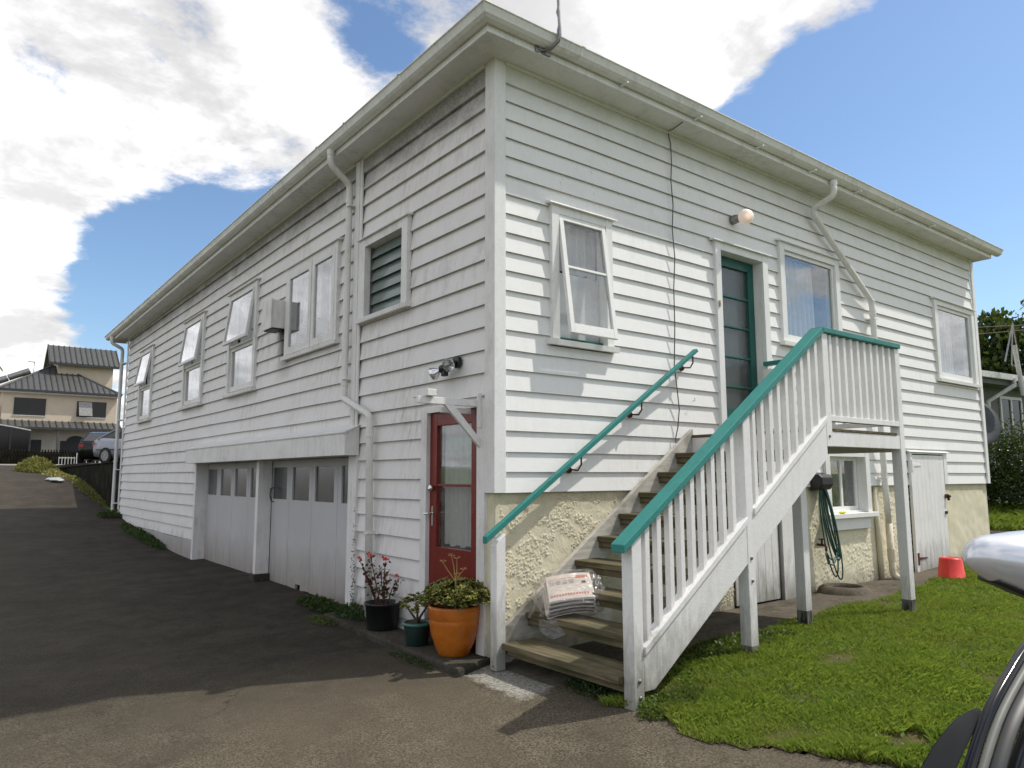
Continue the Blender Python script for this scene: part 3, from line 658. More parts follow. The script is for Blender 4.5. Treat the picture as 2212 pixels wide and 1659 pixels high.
# low hipped corrugated roof: two long slopes and two hip ends, ridge along the house
def slope(name, quad, axis):
    """quad: eave a -> eave b, top c (over b), top d (over a); corrugations run down the slope"""
    a, b, c, d = [Vector(q) for q in quad]; L = (b - a).length; n = int(L / .0195); V = []; Fa = []
    for i in range(n + 1):
        u = i / n; e = a.lerp(b, u); ax = (b - a).normalized(); t_ = L * u
        l0 = (d - a).dot(ax); r0 = L - (c - a).dot(ax); rise = (d - a) - ax * l0
        k = 1.0
        if l0 > .01 and t_ < l0: k = t_ / l0
        if r0 > .01 and L - t_ < r0: k = min(k, (L - t_) / r0)
        w = .009 * math.sin(t_ * 2 * math.pi / .076); V += [e + Vector((0, 0, w)), e + rise * max(k, .002) + Vector((0, 0, w))]
    for i in range(n): Fa.append((2 * i, 2 * i + 2, 2 * i + 3, 2 * i + 1))
    o = raw_mesh(name, [tuple(v) for v in V], Fa, 'corr', house); o.modifiers.new('t', 'SOLIDIFY').thickness = .004; return o
RA, RB, RC, RD = (-.33, -.33, 3.762), (9.9, -.33, 3.762), (9.9, 15.85, 3.63), (-.33, 15.85, 3.63); P1, P2 = (4.78, 4.6, 5.05), (4.78, 10.9, 5.0)
slope('roof', [RA, RB, P1, P1], 0); slope('roof', [RB, RC, P2, P1], 1); slope('roof', [RC, RD, P2, P2], 0); slope('roof', [RD, RA, P1, P2], 1)

# core walls (lining behind the boards) with openings left free, ceilings and floor
def lining(w, s0, s1, z0, z1, ops, o=-.065, th=.02):
    br = sorted({s0, s1} | {q for a in ops for q in a[:2] if s0 < q < s1}); mb = MB()
    for a, b in zip(br[:-1], br[1:]):
        c = (a + b) / 2; cells = [(z0, z1)]
        for p in ops:
            if p[0] < c < p[1]:
                nc = []
                for lo, hi in cells:
                    if p[3] <= lo or p[2] >= hi: nc.append((lo, hi)); continue
                    if p[2] > lo: nc.append((lo, p[2]))
                    if p[3] < hi: nc.append((p[3], hi))
                cells = nc
        for lo, hi in cells: wbox(mb, w, a, b, o - th, o, lo, hi)
    obj('wall_lining', mb, 'room', house)
lining('R', .07, LX, .0, 3.62, opR); lining('L', .10, LY, -1.3, 3.48, opL + opA)
mb = MB(); mb.box(.12, LX, .1, LY, 3.43, 3.45); mb.box(.25, LX, 1.3, LY, .30, .42); mb.box(LX - .05, LX, .05, LY, -1.3, 3.6); mb.box(.1, LX, LY - .05, LY, -1.3, 3.45); mb.box(1.3, LX, 4.0, 4.05, -1.3, 3.4); mb.box(3.9, 3.95, 1.3, LY, -1.3, 3.4)
obj('inner_wall', mb, 'room', house)

# ---- plaster base with real roughcast relief
def plaster(name, x0, x1, z0, z1, step, amp, seed, style, holes=(), y=.030):
    nx = int((x1 - x0) / step) + 1; nz = int((z1 - z0) / step) + 1
    X, Z = np.meshgrid(np.linspace(x0, x1, nx), np.linspace(z0, z1, nz), indexing='ij'); D = np.zeros(X.size); xf = X.ravel(); zf = Z.ravel()
    for i in range(X.size):
        a, b = xf[i], zf[i]
        if style == 'blob':
            m_ = .9 * mnoise.noise((a * 3.6, b * 4.4, seed)) + .9 * mnoise.noise((a * 12, b * 11, seed + 3)) + .05
            ks = min(max((m_ + .12) / .30, 0), 1); hgt = 0
            for fr in (62, 118):
                wx = .012 * mnoise.noise((a * 20, b * 20, fr)); ds, pt = mnoise.voronoi(((a + wx) * fr, (b + wx) * fr, 0.5))
                hs = (math.sin(pt[0][0] * 127.1 + pt[0][1] * 311.7) * 43758.5) % 1.0
                if hs < ks * .95: hgt += (62 / fr) * max(0, 1 - 1.75 * ds[0]) ** .7 * (.5 + .7 * ((hs * 7.3) % 1))
            D[i] = amp * (hgt * .62 + .16 * mnoise.noise((a * 12, b * 12, 1)) + .10 * mnoise.noise((a * 50, b * 50, 1)))
        elif style == 'comb':
            u = a * .75 + b * .66; v = -a * .66 + b * .75
            m_ = mnoise.noise((a * 2.2, b * 2.2, seed)); ds, pt = mnoise.voronoi((u * 22, v * 52, .5)); hs = (math.sin(pt[0][0] * 127.1 + pt[0][1] * 311.7) * 43758.5) % 1.0
            D[i] = amp * ((max(0, 1 - 1.6 * ds[0]) * .7 if hs < .30 + m_ * .9 else 0) + .25 * mnoise.noise((u * 14, v * 40, seed)) + .15 * mnoise.noise((a * 9, b * 9, 2)) + .12 * mnoise.noise((a * 45, b * 45, 2)))
        else: D[i] = amp * (mnoise.noise((a * 3, b * 3, seed)) + .5 * mnoise.noise((a * 9, b * 9, seed)))
    V = np.stack([xf, y - D, zf], 1); idx = np.arange(nx * nz).reshape(nx, nz)
    Fa = np.stack([idx[:-1, :-1], idx[1:, :-1], idx[1:, 1:], idx[:-1, 1:]], -1).reshape(-1, 4)
    cx = V[Fa].mean(1); k = np.ones(len(Fa), bool)
    for hx0, hx1, hz0, hz1 in holes: k &= ~((cx[:, 0] > hx0) & (cx[:, 0] < hx1) & (cx[:, 2] > hz0) & (cx[:, 2] < hz1))
    o = raw_mesh(name, V, Fa[k], 'stucco', house, None, True); return o
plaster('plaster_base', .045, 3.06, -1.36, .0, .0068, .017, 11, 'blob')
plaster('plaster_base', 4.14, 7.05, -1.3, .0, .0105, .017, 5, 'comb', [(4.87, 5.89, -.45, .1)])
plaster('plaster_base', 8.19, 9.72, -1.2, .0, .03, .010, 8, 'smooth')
mb = MB(); mb.box(.06, 9.7, .036, .05, -1.4, .0); 
mb = MB(); mb.box(.012, .046, .025, .145, -1.34, .0); mb.box(.02, .06, .02, .05, -1.36, .0); obj('plaster_base', mb, 'stucco', house, .004)
mb = MB(); mb.box(9.70, 9.72, .03, 15, -1.3, .0); obj('plaster_base', mb, 'stucco', house)
mb = MB(); mb.box(.05, 3.0, .05, .09, -1.4, .02); mb.box(4.2, 4.84, .05, .09, -1.4, .02); mb.box(5.9, 7.03, .05, .09, -1.4, .0); mb.box(4.84, 5.9, .05, .09, -1.4, -.52); mb.box(8.2, 9.7, .05, .09, -1.4, .02); obj('foundation_wall', mb, 'room', house)
# left plinth below the boards
mb = MB(); mb.quadstrip([[(-.004, y, -.94 + .02 * math.sin(y * 3)), (.03, y, -.94), (.03, y, -1.4), (-.008, y, -1.4)] for y in np.arange(8.58, 15.2, .3)]); obj('plinth', mb, 'gdoor', house)

# ---- windows
def flashing(w, p, s0, s1, z, m='trim', out=.055):
    mb = MB(); wprism(mb, w, [(-.01, z), (out, z - .010), (out + .004, z - .004), (out, z + .004), (-.01, z + .022)], s0 - .04, s1 + .04); obj('head_flashing', mb, m, p)
def casing(w, p, s0, s1, z0, z1, cw, m='trim', out=.028, dep=.10, head=True, sill=True, cwt=None, jamb=None):
    """casing boards round the opening and the jamb lining behind them; s0..z1 is the outside of the casing"""
    cwt = cwt or cw
    mb = MB(); wbox(mb, w, s0, s0 + cw, -.02, out, z0, z1); obj('casing', mb, m, p, .002)
    mb = MB(); wbox(mb, w, s1 - cw, s1, -.02, out, z0, z1); obj('casing', mb, m, p, .002)
    mb = MB(); wbox(mb, w, s0 + cw, s1 - cw, -.02, out - .003, z1 - cwt, z1); obj('casing', mb, m, p, .002)
    jm = jamb or m
    mb = MB(); wbox(mb, w, s0 + cw - .012, s0 + cw, -dep, -.021, z0, z1 - cwt); wbox(mb, w, s1 - cw, s1 - cw + .012, -dep, -.021, z0, z1 - cwt); wbox(mb, w, s0 + cw, s1 - cw, -dep, -.021, z1 - cwt, z1 - cwt + .012); wbox(mb, w, s0 + cw, s1 - cw, -dep, -.021, z0 - .012, z0); obj('jamb', mb, jm, p)
    if head: flashing(w, p, s0, s1, z1, m)
    if sill:
        mb = MB(); wprism(mb, w, [(-.06, z0 - .045), (.062, z0 - .06), (.066, z0 - .012), (-.06, z0 + .004)], s0 - .035, s1 + .035); obj('sill', mb, m, p, .002)
def sash(w, p, s0, s1, z0, z1, o, fw, fb, m='trim', rails=(), tilt=0.0, glass='glass', th=.035, bars=()):
    """frame of four members with panes; tilt = how far the bottom swings out, hinged at the top"""
    e = part('sash', p, MAPS[w](s0, o, z1)) if False else None
    f = MAPS[w]; L = z1 - z0
    def T(s, oo, z):
        if not tilt: return f(s, oo, z)
        a = math.asin(min(.9, tilt / L)); dz_ = z - z1; return f(s, o + (oo - o) * math.cos(a) - dz_ * math.sin(a), z1 + dz_ * math.cos(a) + (oo - o) * math.sin(a))
    def tb(mb, a, b, c, d, z_, y_):
        q = [T(s, oo, z) for z in (z_, y_) for s, oo in ((a, c), (b, c), (b, d), (a, d))]; mb.quadstrip([q[:4], q[4:]])
    o1 = o + th; mb = MB()
    tb(mb, s0, s0 + fw, o, o1, z0, z1); tb(mb, s1 - fw, s1, o, o1, z0, z1); tb(mb, s0 + fw, s1 - fw, o, o1 - .001, z1 - fw, z1); tb(mb, s0 + fw, s1 - fw, o, o1 - .001, z0, z0 + fb)
    for r in rails: tb(mb, s0 + fw, s1 - fw, o + .004, o1 - .006, r - .011, r + .011)
    for b in bars: tb(mb, b - .02, b + .02, o + .004, o1 - .004, z0 + fb, z1 - fw)
    sh = obj('sash', mb, m, p, .0025)
    rs = [z0 + fb] + sorted(rails) + [z1 - fw]; bs = [s0 + fw] + sorted(bars) + [s1 - fw]
    for a, b in zip(rs[:-1], rs[1:]):
        for c, d in zip(bs[:-1], bs[1:]):
            mb = MB(); tb(mb, c, d, o + .012, o + .016, a, b); obj('pane', mb, glass, sh)
    return sh
def net(w, p, s0, s1, z0, z1, o=-.16, gap=0, fold=.02, freq=62):
    n = int((s1 - s0) / .012); f = MAPS[w]; V = []; Fa = []; k = random.uniform(0, 50)
    for i in range(n + 1):
        s = s0 + (s1 - s0) * i / n
        for j, z in enumerate((z0, (z0 + z1) / 2, z1)):
            oo = o + fold * math.sin(s * freq + 2 * mnoise.noise((s * 6, k, j * .3))) * (1.15 - .2 * j) + .006 * mnoise.noise((s * 30, k, j))
            V.append(f(s, oo, z + (.008 * math.sin(s * 40) if j == 0 else 0)))
    for i in range(n):
        for j in range(2): Fa.append((i * 3 + j, i * 3 + 3 + j, i * 3 + 4 + j, i * 3 + 1 + j))
    raw_mesh('curtain', V, Fa, 'curtain', p, None, True)
def room(w, p, s0, s1, z0, z1, d0=-.10, d1=-1.2, m='room'):
    mb = MB(); a, b = s0 - .05, s1 + .05
    wbox(mb, w, a, b, d1 - .02, d1, z0 - .05, z1 + .05); wbox(mb, w, a, a + .02, d1, d0, z0 - .05, z1 + .05); wbox(mb, w, b - .02, b, d1, d0, z0 - .05, z1 + .05); wbox(mb, w, a + .02, b - .02, d1, d0, z1 + .03, z1 + .05); wbox(mb, w, a + .02, b - .02, d1, d0, z0 - .05, z0 - .03); obj('room_lining', mb, m, p)
def win(w, loc): return part('window', house, MAPS[w](loc[0], 0, loc[1]))

# front window left of the door, awning sash pushed out at the bottom
p = win('R', (.96, 1.3)); casing('R', p, .595, 1.335, 1.30, 2.495, .082, 'trim', .03, .1)
sash('R', p, .682, 1.248, 1.325, 2.41, -.012, .048, .085, 'trim', (1.93,), .145); net('R', p, .70, 1.25, 1.95, 2.4, -.14); 
mb = MB(); wbox(mb, 'R', .70, 1.24, -.075, -.07, 1.31, 1.92); obj('frosted_film', mb, 'curtain', p); room('R', p, .68, 1.25, 1.3, 2.42, -.1, -.8)
mb = MB(); wbox(mb, 'R', .684, 1.246, -.08, -.03, 1.298, 1.33); obj('inner_sill', mb, 'door_green', p)
# fixed windows right of the door
p = win('R', (4.76, 1.7)); casing('R', p, 4.10, 5.43, 1.675, 2.86, .095, 'trim', .03, .10, cwt=.09)
sash('R', p, 4.197, 5.333, 1.685, 2.768, -.035, .045, .075, 'trim'); net('R', p, 4.21, 5.02, 1.70, 2.72, -.125, fold=.024)
mb = MB(); wbox(mb, 'R', 5.20, 5.33, -.30, -.045, 1.69, 2.76); obj('inner_jamb', mb, 'door_green', p); room('R', p, 4.2, 5.33, 1.68, 2.77)
p = win('R', (8.89, 1.6)); casing('R', p, 8.165, 9.61, 1.57, 2.775, .10, 'trim', .03, .10, cwt=.085)
sash('R', p, 8.267, 9.508, 1.58, 2.688, -.035, .05, .085, 'trim'); net('R', p, 8.30, 9.02, 1.66, 2.62, -.125, fold=.024)
mb = MB(); wbox(mb, 'R', 9.28, 9.50, -.30, -.045, 1.59, 2.68); obj('inner_jamb', mb, 'door_green', p); room('R', p, 8.27, 9.5, 1.58, 2.69)
# basement window in the plaster
p = win('R', (5.4, -.3)); casing('R', p, 4.85, 5.90, -.32, .43, .10, 'trim', .032, .13, head=False, sill=False, cwt=.07)
mb = MB(); wbox(mb, 'R', 4.80, 5.99, -.05, .075, -.38, -.325); obj('sill', mb, 'trim', p, .004)
mb = MB(); wbox(mb, 'R', 4.86, 5.86, -.02, .022, -.52, -.382); obj('sill_apron', mb, 'trim', p, .003)
mb = MB(); wbox(mb, 'R', 4.94, 5.81, -.11, -.04, -.325, -.30); obj('inner_sill', mb, 'trim', p)
sash('R', p, 4.955, 5.795, -.30, .36, -.125, .045, .05, 'trim', bars=(5.42,)); room('R', p, 4.95, 5.8, -.3, .36, -.14, -1.0)
# louvre window on the side wall
p = win('L', (1.9, 1.8)); casing('L', p, 1.385, 2.405, 1.80, 2.66, .112, 'trim_l', .034, .12, cwt=.095)
for i in range(6):
    z = 1.81 + i * .127; mb = MB(); f = mapL
    q = [f(s, o_, z_) for s in (1.50, 2.29) for o_, z_ in ((-.050, z), (-.046, z - .002), (-.088, z + .145), (-.092, z + .147))]; mb.quadstrip([q[:4], q[4:]]); obj('louvre_blade', mb, 'louvre', p)
    for s in (1.499, 2.278): mb = MB(); wbox(mb, 'L', s, s + .014, -.095, -.04, z, z + .02); obj('louvre_clip', mb, 'galv', p)
mb = MB(); wbox(mb, 'L', 2.291, 2.296, -.1, -.035, 1.80, 2.565); obj('louvre_frame', mb, 'galv', p); room('L', p, 1.5, 2.3, 1.8, 2.56, -.12, -.7)
mb = MB(); wbox(mb, 'L', 1.5, 2.2, -.22, -.2, 1.8, 2.12); obj('inner_ledge', mb, 'door_green', p)
# double casement
p = win('L', (3.8, 1.7)); casing('L', p, 2.985, 4.57, 1.675, 2.83, .062, 'trim_l', .034, .10, cwt=.075)
sash('L', p, 3.72, 4.505, 1.68, 2.752, .004, .085, .09, 'trim_l'); sash('L', p, 3.05, 3.705, 1.68, 2.752, .002, .075, .09, 'trim_l')
mb = MB()
net('L', p, 3.06, 3.55, 1.9, 2.7, -.13); net('L', p, 3.9, 4.4, 2.1, 2.7, -.16); room('L', p, 3.05, 4.5, 1.68, 2.75)
# three top hung windows, each with its upper sash pushed open
for k, (s0, s1, z0, z1, tz, op) in enumerate([(5.73, 7.03, 1.40, 2.96, 2.13, .10), (8.43, 9.73, 1.40, 2.97, 2.13, .10), (12.31, 13.58, 1.37, 2.94, 2.12, .12)]):
    p = win('L', ((s0 + s1) / 2, z0)); casing('L', p, s0, s1, z0, z1, .10, 'trim_l', .030, .10, cwt=.075)
    a, b = s0 + .103, s1 - .103
    sash('L', p, a, b, z0 + .02, tz - .035, -.035, .05, .075, 'trim_l')
    mb = MB(); wbox(mb, 'L', a, b, -.05, .02, tz - .033, tz + .005); obj('transom', mb, 'trim_l', p, .002)
    sash('L', p, a - .004, b + .004, tz - .005, z1 - .078, .004, .042, .05, 'trim_l', (), op)
    net('L', p, a, b, z0 + .03, z1 - .1, -.13, freq=48); room('L', p, a, b, z0, z1 - .08)
    for s in (a + .01, b - .03):
        mb = MB(); wbox(mb, 'L', s, s + .015, -.01, .045, tz + .10, tz + .115); obj('stay', mb, 'black_metal', p)

# ---- upper door
p = part('door', house, (3.36, .1, .52)); 
mb = MB(); wbox(mb, 'R', 2.885, 2.975, -.02, .03, .51, 2.62); obj('casing', mb, 'trim', p, .002)
mb = MB(); wbox(mb, 'R', 3.742, 3.842, -.02, .03, .51, 2.62); obj('casing', mb, 'trim', p, .002)
mb = MB(); wbox(mb, 'R', 2.975, 3.742, -.02, .027, 2.53, 2.62); obj('casing', mb, 'trim', p, .002)
flashing('R', p, 2.87, 3.86, 2.62)
mb = MB(); wbox(mb, 'R', 2.955, 2.975, -.16, -.021, .51, 2.53); wbox(mb, 'R', 3.742, 3.762, -.16, -.021, .51, 2.53); wbox(mb, 'R', 2.975, 3.742, -.16, -.021, 2.531, 2.55); wbox(mb, 'R', 2.95, 3.77, -.16, .05, .505, .545); obj('jamb', mb, 'trim', p)
sash('R', p, 2.98, 3.738, .55, 2.525, -.145, .105, .30, 'door_green', (1.09, 1.42, 1.755, 2.09), glass='glass_door', th=.045)
net('R', p, 3.08, 3.64, .6, 2.4, -.23, fold=.01); room('R', p, 2.98, 3.74, .55, 2.5, -.16, -1.0)
mb = MB(); mb.ball((3.055, .085, 1.45), .026, 12); obj('handle', mb, 'brass', p, smooth=True)
mb = MB(); wbox(mb, 'R', 2.905, 2.93, .03, .042, 1.90, 1.965); wbox(mb, 'R', 2.912, 2.923, .042, .047, 1.925, 1.937); obj('door_bell', mb, 'brass', p)
# ---- red side door
p = part('door', house, (.03, .6, -1.25))
mb = MB(); wbox(mb, 'L', .992, 1.09, -.02, .026, -1.25, .745); obj('casing', mb, 'trim_l', p, .002)
mb = MB(); wbox(mb, 'L', .118, .226, -.02, .0165, -1.25, .745); obj('casing', mb, 'trim_l', p, .002)
mb = MB(); wbox(mb, 'L', .226, .992, -.02, .024, .692, .745); obj('casing', mb, 'trim_l', p, .002)
mb = MB(); wbox(mb, 'L', .226, .992, -.2, -.021, -1.28, -1.235); obj('threshold', mb, 'concrete_dark', p)
sash('L', p, .229, .990, -1.235, .688, -.055, .112, .76, 'door_red', (.055,), th=.042)
net('L', p, .33, .86, -.46, .60, -.10, freq=75, fold=.009); room('L', p, .23, .99, -1.2, .69, -.07, -1.0)
mb = MB(); mb.lathe([(.0, 0), (.026, 0), (.030, .02), (.024, .034), (0, .036)]); 
for i, v in enumerate(mb.v): mb.v[i] = (.013 - v[2] - .026 + .01, .925 + v[0], .03 + v[1])
obj('lock', mb, 'chrome', p, smooth=True)
mb = MB(); wbox(mb, 'L', .918, .948, -.013, -.004, -.30, -.13); mb.tube([(.008, .933, -.19), (-.04, .933, -.19), (-.045, .945, -.192), (-.045, .985, -.20)], .009, 8); obj('handle', mb, 'chrome', p, .002)

# ---- under-stair door, jamb post, and meter door on the right
p = part('basement_door', house, (3.5, .03, -1.2))
for i in range(6):
    x = 3.075 + i * .132; mb = MB(); mb.box(x, x + .129, .012, .03, -1.19, .02); obj('plank', mb, 'rail_white', p, .003)
mb = MB(); mb.box(3.90, 4.14, -.02, .03, -1.21, .02); obj('jamb_post', mb, 'rail_white', house, .004)
mb = MB(); mb.box(3.868, 3.899, .03, .06, -1.2, .02); obj('door_gap_lining', mb, 'rust', p)
p = part('store_door', house, (7.6, -.02, -1.15))
for i in range(8):
    x = 7.105 + i * .1225; mb = MB(); zb = -1.165 + i * .006; mb.box(x, x + .1205, -.022, .0, zb, .41); obj('plank', mb, 'rail_white', p, .002)
mb = MB(); mb.box(7.035, 7.098, -.03, .01, -1.17, .455); obj('casing', mb, 'trim', p, .002)
mb = MB(); mb.box(8.092, 8.20, -.026, .01, .0, .455); obj('casing', mb, 'trim', p, .002)
mb = MB(); mb.box(7.10, 8.09, -.028, .01, .425, .455); obj('casing', mb, 'trim', p, .002)
flashing('R', p, 7.03, 8.21, .455, 'trim', .05)
mb = MB(); mb.box(7.10, 8.09, .03, .06, -1.2, .44); obj('door_backing', mb, 'room', p)
for z, m_ in ((.27, 'trim'), (-.99, 'rust')):
    mb = MB(); mb.box(7.06, 7.10, -.038, -.030, z - .08, z + .08); mb.prism([(7.10, z - .02), (7.10, z + .02), (7.36, z + .006), (7.36, z - .006)], 1, -.030, -.0225); obj('hinge', mb, m_, p)
mb = MB(); mb.box(8.04, 8.16, -.036, -.028, -.20, -.14); mb.tube([(8.09, -.05, -.17), (8.13, -.06, -.17)], .02, 8); mb.box(8.09, 8.13, -.06, -.036, -.23, -.17); mb.box(8.02, 8.08, -.04, -.024, -.42, -.38); obj('padlock', mb, 'rust', p)

# ---- garage: hood, post, recessed doors of tall panels with one pane each
p = part('garage_surround', house, (0, 5.5, -1.25))
mb = MB(); wprism(mb, 'L', [(.165, .35), (.165, .575), (.165, .60), (.0, .665), (.0, .35)], 2.385, 8.60); obj('hood', mb, 'trim_l', p, .003)
mb = MB(); wprism(mb, 'L', [(.175, .578), (.178, .590), (.0, .672), (.0, .664)], 2.37, 8.62); obj('hood_capping', mb, 'trim', p)
mb = MB(); wbox(mb, 'L', 2.40, 2.595, -.03, .018, -1.2, .349); obj('casing', mb, 'trim_l', p, .002)
mb = MB(); wbox(mb, 'L', 8.50, 8.60, -.03, .012, -1.28, .349); obj('casing', mb, 'trim_l', p, .002)
mb = MB(); wbox(mb, 'L', 5.40, 5.50, -.175, .01, -1.17, .349); obj('post', mb, 'trim_l', p, .004)
mb = MB(); wbox(mb, 'L', 5.36, 5.56, -.2, .04, -1.32, -1.165); obj('post_footing', mb, 'concrete_dark', p, .015)
mb = MB(); wbox(mb, 'L', 2.56, 2.594, -.2, -.03, -1.3, .349); wbox(mb, 'L', 8.501, 8.53, -.2, -.012, -1.3, .349); wbox(mb, 'L', 2.56, 8.53, -.2, -.0, .351, .37); obj('reveal', mb, 'trim_l', p)
for s0, s1, panes in ((2.597, 5.396, [(2.64, 3.18), (3.38, 3.93), (4.11, 4.66), (4.85, 5.385)]), (5.504, 8.498, [(5.72, 6.29), (6.47, 7.02), (7.21, 7.75), (7.95, 8.485)])):
    g = part('garage_door', house, (.18, (s0 + s1) / 2, -1.25))
    cuts = [s0] + [(panes[i][1] + panes[i + 1][0]) / 2 for i in range(3)] + [s1]
    for i in range(4):
        a, b = cuts[i] + .003, cuts[i + 1] - .003; pa, pb = panes[i]; pa = max(pa, a + .02); pb = min(pb, b - .01); dz_ = random.uniform(-.02, .02)
        mb = MB(); wbox(mb, 'L', a, pa, -.215, -.18, -1.27 + dz_, .345); wbox(mb, 'L', pb, b, -.215, -.18, -1.27 + dz_, .345); wbox(mb, 'L', pa, pb, -.215, -.18, .252, .345)
        # lower edge chewed by rot
        n = 14; top = -.17
        for q in range(n):
            u0, u1 = pa + (pb - pa) * q / n, pa + (pb - pa) * (q + 1) / n; r_ = -1.275 + .03 * abs(mnoise.noise((u0 * 5, i, s0))) + (.07 if (s0 < 3 and i == 2 and 4 < q < 9) else 0)
            wbox(mb, 'L', u0, u1, -.215, -.18, r_, top)
        lf = obj('door_panel', mb, 'gdoor', g)
        mb = MB(); wbox(mb, 'L', pa, pb, -.205, -.20, -.17, .252); obj('pane', mb, 'glass_dark', lf)
    mb = MB(); wbox(mb, 'L', s0, s1, -.3, -.28, -1.3, .36); obj('door_backing', mb, 'dark_void', g)
    if s0 < 3:
        mb = MB(); mb.tube([(.172, 5.30, -.02), (.13, 5.30, -.03), (.12, 5.30, -.12), (.14, 5.30, -.20), (.172, 5.30, -.21)], .008, 6); obj('handle', mb, 'rust', g)

# ---- downpipes
def pipe(pts, r, m, joints=(), shoe=False):
    mb = MB(); P = [Vector(q) for q in pts]; Q = [P[0]]
    for i in range(1, len(P) - 1):
        a, b, c = P[i - 1], P[i], P[i + 1]; k = min(.055, (b - a).length * .45, (c - b).length * .45)
        e, f_ = b + (a - b).normalized() * k, b + (c - b).normalized() * k; Q += [e, (e + f_) / 2 * .5 + b * .5, f_]
    Q.append(P[-1]); mb.tube(Q, r, 14); o = obj('downpipe', mb, m, house, smooth=True)
    for a, b in joints:
        mb = MB(); mb.tube([a, b], r * 1.13, 14); obj('pipe_collar', mb, m, o, smooth=False)
    return o
r = .036
def strap(w, s, z, o_=None, parent=None):
    mb = MB(); wbox(mb, w, s - .07, s + .07, -.0, .012, z - .012, z + .012); wbox(mb, w, s - .045, s + .045, .012, .105, z - .006, z + .006); obj('pipe_strap', mb, 'trim', parent)
o = pipe([(-.335, 2.56, 3.66), (-.335, 2.56, 3.50), (-.065, 2.64, 3.36), (-.065, 2.645, .985), (-.075, 2.62, .955), (-.075, 2.055, .755), (-.065, 2.03, .70), (-.065, 1.965, -1.22)], r, 'pipe', [((-.335, 2.56, 3.60), (-.335, 2.56, 3.66)), ((-.065, 2.645, 1.10), (-.065, 2.645, 1.20)), ((-.065, 2.022, .52), (-.065, 2.025, .60)), ((-.065, 2.64, 3.14), (-.065, 2.64, 3.2))])
strap('L', 2.62, 1.17, parent=o); strap('L', 1.99, -.42, parent=o); strap('L', 2.60, 3.10, parent=o)
o = pipe([(4.83, -.335, 3.66), (4.83, -.335, 3.48), (4.79, -.075, 3.38), (4.83, -.07, 3.30), (6.13, -.07, 2.42), (6.15, -.07, 2.32), (6.19, -.07, .0), (6.22, -.07, -.5)], r * 1.05, 'pipe', [((4.83, -.335, 3.60), (4.83, -.335, 3.665)), ((4.84, -.07, 3.29), (4.90, -.07, 3.25)), ((5.36, -.07, 2.945), (5.40, -.07, 2.915)), ((6.12, -.07, 2.43), (6.145, -.07, 2.39)), ((6.152, -.07, 2.22), (6.15, -.07, 2.30))])
strap('R', 6.16, 2.18, parent=o); strap('R', 6.2, .10, parent=o)
o = pipe([(6.22, -.07, -.48), (6.25, -.07, -1.12), (6.28, -.13, -1.17)], .042, 'pipe_rust', [((6.235, -.07, -.80), (6.24, -.07, -.95))])
mb = MB(); mb.tube([(6.06, -.0, -.02), (6.10, -.0, -1.2)], .033, 10); obj('waste_pipe', mb, 'stucco', house, smooth=True)
o = pipe([(-.335, 15.45, eave_z(15.4) + .05), (-.335, 15.45, eave_z(15.4) - .10), (-.075, 15.50, 3.28), (-.075, 15.48, -.70), (-.13, 15.46, -.78)], r * 1.15, 'pipe', [((-.335, 15.45, 3.5), (-.335, 15.45, 3.56))])
for z in (2.9, 1.5, .3, -.5):
    mb = MB(); mb.box(-.09, .0, 15.2, 15.52, z - .01, z + .01); obj('pipe_strap', mb, 'trim_l', o)

# ================================================================== STAIRS
st = thing('timber_staircase', 'outdoor timber stairs with white balusters, teal rail and a landing at the upper door', 'stairs', (0, -.72, -1.28))
RUN, RISE = .2621, .1809
def tz(k): return -1.10 + (k - 1) * RISE
def tx(k): return -.017 + (k - 1) * RUN
YI, YO = -.075, -1.395
tread0 = None
for k in range(1, 10):
    e = part('tread', st, (tx(k), -.7, tz(k))); x, z = tx(k), tz(k)
    for a, b in ((x if k > 1 else -.045, x + .138), (x + .144, x + .275)):
        mb = MB(); y0 = YI if k > 1 else -.152; mb.box(a, b, YO if (k > 1 or a > .1) else -1.348, y0, z - .045, z); obj('plank', mb, 'tread', e, .005)
    mb = MB(); mb.box(x + .022, x + .062, YO if k > 1 else -1.348, YI if k > 1 else -.157, z - .098, z - .047); obj('nosing_batten', mb, 'tread', e, .004)
    mb = MB(); mb.box(x + .02, x + .26, YI - .03, YI - .0, z - .10, z - .046); obj('cleat', mb, 'tread', e)
# inner stringer along the wall
def strg(x0, x1, top0, slope, depth, y0, y1, m, name='stringer', foot=None, bev=.003):
    t0, t1 = top0, top0 + slope * (x1 - x0); mb = MB()
    poly = [(x0, t0 - depth), (x0, t0), (x1, t1), (x1, t1 - depth)]
    if foot: poly = [(x0, foot), (x0, t0), (x1, t1), (x1, t1 - depth), (x0 + (foot - (t0 - depth)) / slope, foot)]
    mb.prism(poly, 1, y0, y1); return obj(name, mb, m, st, bev)
SL = RISE / RUN
strg(-.02, 2.36, -1.055, SL, .30, -.074, -.03, 'tread_wall', foot=-1.27)
strg(.092, 1.21, -.985, .677, .27, -1.438, -1.395, 'rail_white', foot=-1.19)
strg(1.298, 2.38, -.165, .677, .285, -1.438, -1.395, 'rail_white')
def capping(x0, x1, z0, th=.05):
    mb = MB(); s = .677; mb.prism([(x0, z0 - th), (x0, z0), (x1, z0 + s * (x1 - x0)), (x1, z0 + s * (x1 - x0) - th)], 1, -1.455, -1.365); obj('capping_rail', mb, 'rail_white', st, .004)
capping(.092, 1.21, -.922); capping(1.298, 2.378, -.105)
def post(name, x, y, z0, z1, m='rail_white', s=.09, slope=0):
    mb = MB(); mb.quadstrip([[(x, y, z0), (x + s, y, z0), (x + s, y + s, z0), (x, y + s, z0)], [(x, y, z1), (x + s, y, z1 + slope * s), (x + s, y + s, z1 + slope * s), (x, y + s, z1)]]); return obj(name, mb, m, st, .005)
